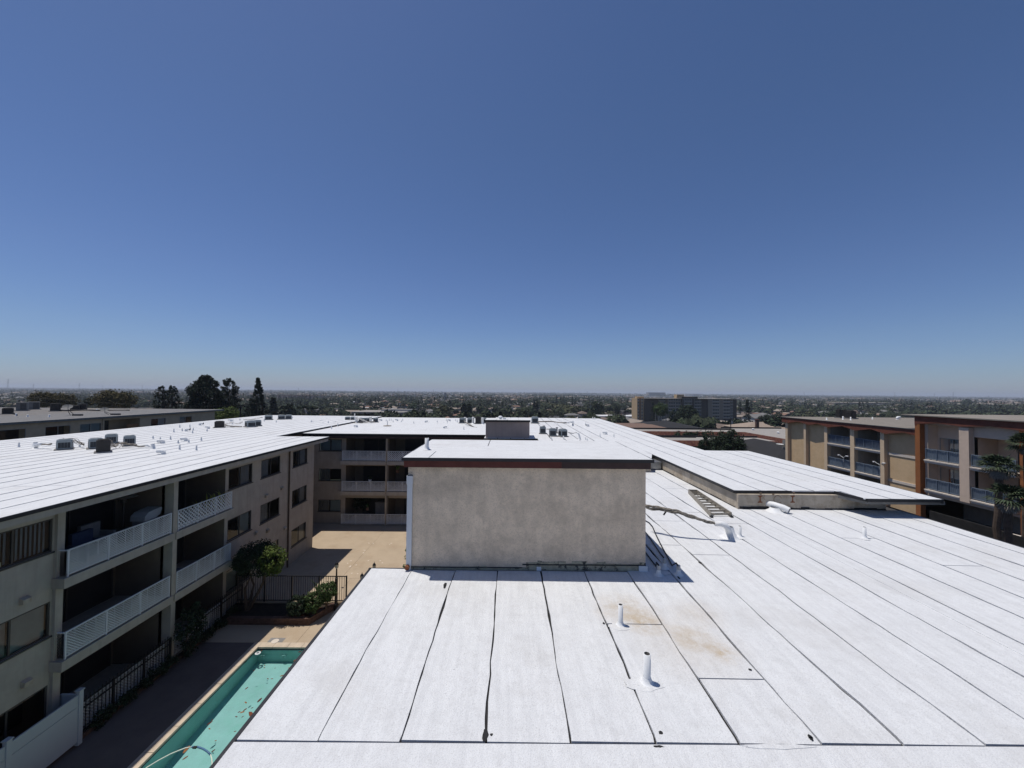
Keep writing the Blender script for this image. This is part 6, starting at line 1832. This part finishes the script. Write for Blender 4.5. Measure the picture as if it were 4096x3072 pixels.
def grid(sp_x, sp_y, y0, y1, scale, ph, pt, cell):
    n = int(y1 * 1.6 / sp_x)
    for i in range(-n, n):
        for j in range(int(y0 * .6 / sp_y), int(y1 * 1.2 / sp_y) + 1):
            gx, gy = i * sp_x, j * sp_y
            x, y = gx * ca - gy * sa, gx * sa + gy * ca
            if not (y0 <= y < y1) or abs(x) > 1.42 * y + 10: continue
            u = rc.rand(6)
            dens = 1 + 1.1 * mnoise.noise(Vector((x / (95 * scale), y / (160 * scale), 1.7))) + .7 * mnoise.noise(Vector((x / (330 * scale), y / (500 * scale), 5.1)))
            if u[0] < ph * min(1.35, max(.15, 1.75 - .75 * dens)):
                hx, hy = x + (u[1] - .5) * sp_x * .3, y + (u[2] - .5) * sp_y * .25
                if not avoid(hx, hy): CH.append((hx, hy, scale, u[3], u[4], u[5]))
            k = rc.poisson(pt * min(3.2, max(.12, dens ** 2)))
            for _ in range(k):
                v = rc.rand(5)
                tx, ty = x + (v[0] - .5) * sp_x, y + (v[1] - .5) * sp_y
                if not avoid(tx, ty, 2): CT.append((tx, ty, scale, v[2], v[3], v[4]))
grid(19, 25, 175, 620, 1.0, .72, 1.15, 0)
grid(25, 34, 620, 1300, 1.25, .66, 1.35, 0)
grid(52, 60, 1300, 2900, 1.9, .62, 1.7, 0)
grid(150, 170, 2900, 6500, 4.2, .6, 2.2, 0)
grid(420, 420, 6500, 12500, 9.0, .6, 2.4, 0)
ROOFS = ['roof_grey', 'roof_brown', 'roof_tan', 'roof_terracotta', 'roof_dark', 'roof_white']
RP = [.26, .27, .22, .09, .07, .09]
WALLS = ['house_white', 'house_cream', 'house_tan', 'house_grey', 'house_pink']
def pick(u, p):
    for i, q in enumerate(p):
        if u < q: return i
        u -= q
    return len(p) - 1
def house_spec(h):
    x, y, s, u, v, w_ = h
    big = s > 3
    wd, dp = (11 + 7 * u) * s * (1.3 if big else 1), (8 + 4 * v) * s * .8
    hh = (2.8 if w_ < .72 else 5.4) if s < 1.5 else (3.5 + 4 * w_)
    rf = pick(u, RP) if s < 3 else (5 if v > (.25 if x > .1 * y else .7) else pick(u, RP))
    flat = rf == 5 or (s > 1.5 and w_ > .5)
    return wd, dp, hh, rf, pick(v, [.2] * 5), flat, (1.4 + 1.0 * v) * min(s, 2.0)
def seen_size(x, y, z_top, wd):
    px, py = PX((x, y, z_top))
    if not (-40 < px < 4136): return 0
    if py > skyline(min(max(px, 1), 4095)) - 1: return 0
    return wd / y
hs = []
for h in CH:
    wd, dp, hh, rf, wl, fl, rh = house_spec(h)
    z = terrain_z(h[0], h[1])
    hs.append((seen_size(h[0], h[1], z + hh + rh, wd), h))
hs.sort(key=lambda a: -a[0])
hs = [a for a in hs if a[0] > 0]
ts = []
def tree_spec(t):
    x, y, s, u, v, w_ = t
    kind = pick(u, [.58, .14, .13, .08, .07])       # round, conifer, olive, cypress, palm
    if s > 3: kind = 0 if kind == 4 else kind
    hgt = {0: 7 + 5 * v, 1: 11 + 8 * v, 2: 6 + 4 * v, 3: 10 + 5 * v, 4: 11 + 6 * v}[kind] * (1 + (s - 1) * .12)
    if y < 420 and kind in (1, 3, 4): hgt *= .62
    wd = {0: 4.2 + 2.4 * w_, 1: 2.6 + w_, 2: 4 + 2 * w_, 3: 1.3 + .5 * w_, 4: 1.8}[kind] * s * (1 if s < 1.5 else .85)
    return kind, hgt, wd
for t_ in CT:
    k, hgt, wd = tree_spec(t_)
    z = terrain_z(t_[0], t_[1])
    ts.append((seen_size(t_[0], t_[1], z + hgt, wd * max(1, hgt / 12)), t_))
ts.sort(key=lambda a: -a[0])
ts = [a for a in ts if a[0] > 0]
ZONES = [(0, 'behind grey neighbouring roof'), (880, 'behind left wing roof'), (1260, 'behind left half of cross wing'), (1800, 'behind rear penthouse'), (2280, 'between rear penthouse and tower'), (2560, 'around the tower block'), (2990, 'right of tower block'), (3500, 'behind orange framed block')]
def zone(x, y):
    px = PX((x, y, -10))[0]
    return [n for a, n in ZONES if px >= a or a == 0][-1]
RN = ['grey', 'brown', 'tan', 'terracotta', 'dark', 'white']
# countable houses
NHOUSE, NTREE = 290, 290
for sz, h in hs[:NHOUSE]:
    x, y, s, u, v, w_ = h
    wd, dp, hh, rf, wl, fl, rh = house_spec(h)
    z = terrain_z(x, y)
    zn = zone(x, y)
    far_ = 'near' if y < 420 else 'middling' if y < 900 else 'far'
    t = thing('house', '%s %s house with %s %s roof %s' % (far_, ('white', 'cream', 'tan', 'grey', 'pinkish')[wl], RN[rf], 'flat' if fl else 'hipped' if u < .5 else 'gabled', zn), 'house', (x, y, z), 'suburban houses on the plain')
    t.rotation_euler = (0, 0, .16 + (math.pi / 2 if v > .5 else 0))
    q = MB().box(-wd / 2, wd / 2, -dp / 2, dp / 2, -1, hh)
    o = q.build('wall', WALLS[wl], None); o.parent = t
    q = MB()
    if fl: q.box(-wd / 2 - .3, wd / 2 + .3, -dp / 2 - .3, dp / 2 + .3, hh + .003, hh + .5)
    elif u < .5: hip_roof(q, -wd / 2, wd / 2, -dp / 2, dp / 2, hh + .003, hh + rh)
    else: gable_roof(q, -wd / 2, wd / 2, -dp / 2, dp / 2, hh + .003, hh + rh)
    o = q.build('roof', ROOFS[rf], None); o.parent = t
    if sz > 13 / 1000:
        for sd, half in ((-1, wd / 2), (1, wd / 2)):
            for k in (-.3, .05, .32):
                f = MB().box(k * wd - .7, k * wd + .7, sd * (dp / 2 + .03), sd * (dp / 2 + .005), hh - 1.7, hh - .6).build('window', 'tower_pane', None)
                f.parent = t
# everything else built up, as one mass
qh = MB()
for sz, h in hs[NHOUSE:]:
    x, y, s, u, v, w_ = h
    wd, dp, hh, rf, wl, fl, rh = house_spec(h)
    z = terrain_z(x, y)
    a = .16 + (math.pi / 2 if v > .5 else 0)
    c_, s_ = math.cos(a), math.sin(a)
    qh.M = lambda X, Y, Z_: (x + X * c_ - Y * s_, y + X * s_ + Y * c_, z + Z_)
    W2, D2 = wd / 2, dp / 2
    qh.add([(-W2, -D2, -2), (W2, -D2, -2), (W2, D2, -2), (-W2, D2, -2), (-W2, -D2, hh), (W2, -D2, hh), (W2, D2, hh), (-W2, D2, hh)], [(0, 1, 5, 4), (1, 2, 6, 5), (2, 3, 7, 6), (3, 0, 4, 7)], wl)
    if fl: qh.quad((-W2, -D2, hh), (W2, -D2, hh), (W2, D2, hh), (-W2, D2, hh), 5 + rf)
    else: hip_roof(qh, -W2, W2, -D2, D2, hh + .003, hh + rh, 5 + rf)
qh.build('distant_suburb', WALLS + ROOFS, None, kind='stuff')

def tree_cloud(kind, hgt, wd, r, n):
    """leaf faces of one tree at the origin"""
    if kind in (1, 3):
        u = r.rand(n)
        a = r.rand(n) * 6.283
        q = wd * ((1.08 - u) if kind == 1 else np.sqrt(np.clip(1 - (2 * u - .8) ** 2 * .75, .05, 1))) * (.5 + .55 * r.rand(n))
        c = np.stack([np.cos(a) * q, np.sin(a) * q, hgt * (.1 + .9 * u)], 1)
        sz = wd * (.34 if kind == 1 else .5)
    elif kind == 4:
        a = r.rand(n) * 6.283
        q = wd * (.2 + .8 * r.rand(n))
        c = np.stack([np.cos(a) * q, np.sin(a) * q, hgt - q * .35 * r.rand(n) - .1 * q], 1)
        sz = wd * .3
    else:
        d = r.randn(n, 3); d /= np.linalg.norm(d, axis=1, keepdims=True)
        k = 6
        cen = r.randn(k, 3) * np.array([.42, .42, .25])
        c = cen[r.randint(0, k, n)] + d * (.45 + .25 * r.rand(n, 1))
        c = c * np.array([wd, wd, hgt * .42]) + np.array([0, 0, hgt * .56])
        sz = wd * .26
    nrm = c - np.array([0, 0, hgt * .45]); nrm /= np.linalg.norm(nrm, axis=1, keepdims=True) + 1e-6
    nrm = nrm + r.randn(n, 3) * .5 + np.array([0, 0, .3]); nrm /= np.linalg.norm(nrm, axis=1, keepdims=True)
    A_ = np.cross(nrm, r.randn(n, 3)); A_ /= np.linalg.norm(A_, axis=1, keepdims=True) + 1e-9
    B_ = np.cross(nrm, A_)
    s = sz * (.55 + .7 * r.rand(n, 1))
    return np.stack([c - A_ * s, c - B_ * s * .7, c + A_ * s, c + B_ * s * .7], 1).reshape(-1, 3)
LM = ['leaf_city', 'leaf_city_dark', 'leaf_city_olive', 'leaf_city_dark', 'leaf_city']
TN = ['round_tree', 'conifer_tree', 'olive_tree', 'cypress_tree', 'palm_tree']
TL_ = ['round dark green tree', 'pointed dark conifer', 'olive brown tree', 'slim dark cypress', 'tall palm']
protos = {}
trunkmesh = MB().tube([(0, 0, -1), (0, 0, 5.5)], [.35, .2], 6).mesh('trunk', 'trunk')
for k in range(5):
    hgt, wd = ((9, 5), (14, 3), (8, 5), (12, 1.5), (14, 1.8))[k]
    protos[k] = [np_mesh('crown', tree_cloud(k, hgt, wd, np.random.RandomState(k * 10 + j), 420), LM[k]) for j in range(4)]
for i, (sz, t_) in enumerate(ts[:NTREE]):
    x, y, s, u, v, w_ = t_
    k, hgt, wd = tree_spec(t_)
    z = terrain_z(x, y)
    far_ = 'near' if y < 420 else 'middling' if y < 900 else 'far'
    t = thing(TN[k], '%s %s %s' % (far_, TL_[k], zone(x, y)), 'tree', (x, y, z), 'suburban trees on the plain')
    h0, w0 = ((9, 5), (14, 3), (8, 5), (12, 1.5), (14, 1.8))[k]
    for nm, me in (('crown', protos[k][i % 4]), ('trunk', trunkmesh)):
        o = bpy.data.objects.new(nm, me); COL.objects.link(o); o.parent = t
        if nm == 'crown': o.scale = (wd / w0, wd / w0, hgt / h0); o.rotation_euler = (0, 0, 6.28 * v)
        else: o.scale = (1, 1, hgt * (.17 if k != 4 else .175))
by = {}
for sz, t_ in ts[NTREE:]:
    x, y, s, u, v, w_ = t_
    k, hgt, wd = tree_spec(t_)
    n = 90 if y < 620 else 46 if y < 1300 else 22 if y < 2900 else 12
    V = tree_cloud(k, hgt, wd, rc, n) + np.array([x, y, terrain_z(x, y)])
    by.setdefault(LM[k], []).append(V)
for m, l in by.items():
    o = bpy.data.objects.new('distant_treeline', np_mesh('distant_treeline', np.concatenate(l), m))
    COL.objects.link(o)
    o['kind'] = 'stuff'
# olive trees along a parkway, one by one
for i in range(26):
    u = i / 25
    px = 2290 - 134 * u + R.uniform(-8, 8)
    pyb = 1668 - 46 * u
    yy = 400 + 320 * u
    p = AY(px, pyb, yy)
    t = thing('olive_tree', '%s from the near end in the olive brown avenue right of rear penthouse' % (ORD[i] + ' tree'), 'tree', (p.x, yy, terrain_z(p.x, yy)), 'avenue of olive brown trees')
    me = protos[2][i % 4]
    o = bpy.data.objects.new('crown', me); COL.objects.link(o); o.parent = t
    o.scale = (1.7, 1.7, 1.25); o.rotation_euler = (0, 0, i * 1.3)
    o = bpy.data.objects.new('trunk', trunkmesh); COL.objects.link(o); o.parent = t
# tall trees that stand out of the suburb
for i, (zm, x, yt, yb, hw, yy, k, lab) in enumerate(((Z4, 705, 225, 430, 22, 430, 3, 'left of two tall dark cypresses above the rear penthouse vents'), (Z4, 745, 235, 435, 20, 430, 3, 'right of two tall dark cypresses above the rear penthouse vents'),
      (Z4, 1600, 235, 430, 60, 380, 0, 'large rounded dark tree left of the white warehouse'), (Z4, 1800, 270, 385, 36, 420, 0, 'left of two rounded dark trees over the white warehouse'), (Z4, 1878, 255, 390, 36, 425, 0, 'right of two rounded dark trees over the white warehouse'),
      (Z4, 1245, 165, 265, 18, 700, 1, 'dark spire conifer above the olive avenue'), (Z4, 1285, 185, 270, 16, 720, 1, 'second spire conifer above the olive avenue'), (Z4, 1020, 150, 260, 18, 720, 1, 'tall conifer over the middle of the olive avenue'),
      (Z3, 1895, 230, 390, 40, 330, 3, 'broad dark cypress clump, its left half, behind the cross wing'), (Z3, 1950, 235, 390, 40, 330, 3, 'broad dark cypress clump, its right half, behind the cross wing'),
      (Z3, 1660, 230, 395, 100, 330, 2, 'wide pale green tree behind the right half of the cross wing'), (Z3, 1240, 245, 340, 70, 420, 0, 'round tree above the middle of the cross wing roof'), (Z3, 610, 185, 265, 16, 620, 3, 'slim cypress above the left half of the cross wing'),
      (Z3, 1535, 275, 390, 22, 330, 4, 'palm tree behind the right half of the cross wing'), (Z2, 1560, 420, 600, 90, 200, 1, 'broad dark conifer right of the lone pointed one'), (Z2, 1740, 430, 600, 90, 210, 0, 'round dark tree right of the broad dark conifer'), (Z2, 1930, 520, 640, 60, 190, 4, 'bushy palm behind the far left corner of cross wing roof'), (Z2, 2050, 530, 650, 60, 195, 4, 'second bushy palm behind the far left corner of cross wing roof'), (Z2, 1240, 480, 600, 80, 180, 0, 'olive dark tree left of the lone pointed conifer'),
      (Z6, 830, 280, 360, 55, 260, 0, 'dark round tree above the tan block roof beside the condensers'), (Z6, 60, 320, 440, 110, 170, 0, 'dark tree at the left end of the tan block roof'), (Z7, 640, 85, 170, 42, 900, 0, 'tall round tree on the horizon above the orange block'))):
    a, b = AY(*zm(x, yt), yy), AY(*zm(x, yb), yy)
    sc = {Z1: .2803, Z2: .31646, Z3: .3255, Z4: .2803, Z6: .29538, Z7: .41576}[zm]
    wd = hw * sc / FPX * yy
    gz = min(b.z, terrain_z(a.x, yy))
    h0, w0 = ((9, 5), (14, 3), (8, 5), (12, 1.5), (14, 1.8))[k]
    t = thing(TN[k], lab, 'tree', (a.x, yy, gz))
    hgt = a.z - gz
    me = np_mesh('crown', tree_cloud(k, hgt, wd, np.random.RandomState(500 + i), 900), 'leaf_dark' if k in (0, 4) else LM[k])
    o = bpy.data.objects.new('crown', me); COL.objects.link(o); o.parent = t
    o = bpy.data.objects.new('trunk', trunkmesh); COL.objects.link(o); o.parent = t
    o.scale = (1, 1, hgt * .16)
# larger far buildings
FAR = [('long brown four storey apartment block on the plain left of centre', -545, -450, 900, 930, 14, 'house_pink', 'roof_brown', 8, 4),
       ('slim grey tower standing on the plain above the cross wing', -183, -177, 1060, 1066, 22, 'house_grey', 'roof_grey', 1, 0),
       ('sand coloured big box building on the plain behind the orange block', 760, 900, 900, 940, 9, 'roof_tan', 'house_cream', 0, 0),
       ('second sand coloured box building at far right of the plain', 1060, 1260, 900, 960, 8, 'roof_tan', 'house_cream', 0, 0),
       ('white long warehouse far right of the tower block', 640, 800, 1900, 1950, 12, 'house_white', 'roof_white', 0, 0),
       ('white hangar near the horizon above the tan block', 1450, 1600, 3200, 3300, 26, 'house_white', 'roof_white', 0, 0),
       ('grey office slab near the horizon above the tan block', 1150, 1290, 3200, 3260, 34, 'house_grey', 'roof_grey', 0, 0),
       ('pale white sheds near the horizon left of the tower block', 520, 900, 3000, 3100, 14, 'house_white', 'roof_white', 0, 0),
       ('white warehouse on the plain at far left', -1650, -1560, 1500, 1540, 9, 'house_white', 'roof_white', 0, 0)]
for (lab, x0, x1, y0, y1, hh, wm, rm, nx, nf) in FAR:
    z = terrain_z((x0 + x1) / 2, y0)
    t = thing('far_building', lab, 'building', ((x0 + x1) / 2, y0, z))
    MB().box(x0, x1, y0, y1, z - 1, z + hh).build('wall', wm, t)
    MB().box(x0 - .5, x1 + .5, y0 - .5, y1 + .5, z + hh + .01, z + hh + .8).build('roof', rm, t)
    for f in range(nf):
        for i in range(nx):
            u = x0 + (x1 - x0) * (i + .5) / nx
            MB().box(u - 3, u + 3, y0 - .3, y0 - .02, z + 1.2 + f * 3.3, z + 2.8 + f * 3.3).build('window', 'tower_pane', t)
# lattice pylons along the horizon
for i, (px, hpx, yy) in enumerate(((47, 36, 2600), (148, 18, 3300), (330, 22, 3200), (423, 14, 4000), (580, 18, 3600), (763, 12, 4200), (1202, 12, 4300), (1598, 10, 4600), (1740, 9, 5000), (2355, 9, 5000), (3225, 14, 4200), (3590, 16, 4000), (3750, 14, 4200), (3825, 20, 3400))):
    gz = terrain_z(0, yy)
    hor = 1553.9 + (px - 152) * .00943
    x = (px - 2048) / FPX * yy
    z1 = HC + (hpx - 3) / FPX * yy
    t = thing('pylon', '%s lattice pylon from the left on the hazy horizon' % ORD[i], 'pylon', (x, yy, gz), 'pylons on the horizon')
    H_ = z1 - gz
    b = 4.5
    q = MB()
    for sx in (-1, 1):
        for sy in (-1, 1): q.bar((x + sx * b, yy + sy * b, gz), (x + sx * .6, yy + sy * .6, z1), .55)
    for k in range(6):
        u0, u1 = k / 6, (k + 1) / 6
        w0, w1 = b + (.6 - b) * u0, b + (.6 - b) * u1
        q.bar((x - w0, yy - w0, gz + H_ * u0), (x + w1, yy - w1, gz + H_ * u1), .4).bar((x + w0, yy - w0, gz + H_ * u0), (x - w1, yy - w1, gz + H_ * u1), .4)
    q.build('lattice_mast', 'pylon', t)
    for u, l in ((.72, 7), (.85, 6), (.97, 4)):
        MB().bar((x - l, yy, gz + H_ * u), (x + l, yy, gz + H_ * u), .6).build('crossarm', 'pylon', t)

# ------------------------------------------------------------------ haze: the air over the plain
m = bpy.data.materials.new('haze_air')
m.use_nodes = True
N, L_ = nodes(m)
N.remove(N['Principled BSDF'])
pv = N.new('ShaderNodeVolumePrincipled')
pv.inputs['Color'].default_value = (.80, .88, 1.0, 1)
pv.inputs['Density'].default_value = 1.25e-4
pv.inputs['Anisotropy'].default_value = .1
L_.new(pv.outputs[0], N['Material Output'].inputs['Volume'])
MAT['haze_air'] = m
MB().box(-17500, 17500, -17500, 17500, -20, 70).build('haze', 'haze_air', None, kind='stuff')
for k in PROTO:
    if k not in used: bpy.data.objects.remove(PROTO[k])

# where several share a look and a place, say which by counting from the left
same = {}
for o in COL.objects:
    if o.parent is None and o.get('label') and o.get('group', '').startswith('suburban'): same.setdefault(o['label'], []).append(o)
for lab, l in same.items():
    if 1 < len(l) <= len(ORD):
        for i, o in enumerate(sorted(l, key=lambda o: PX(o.location)[0])):
            o['label'] = '%s from left: %s' % (ORD[i], lab)
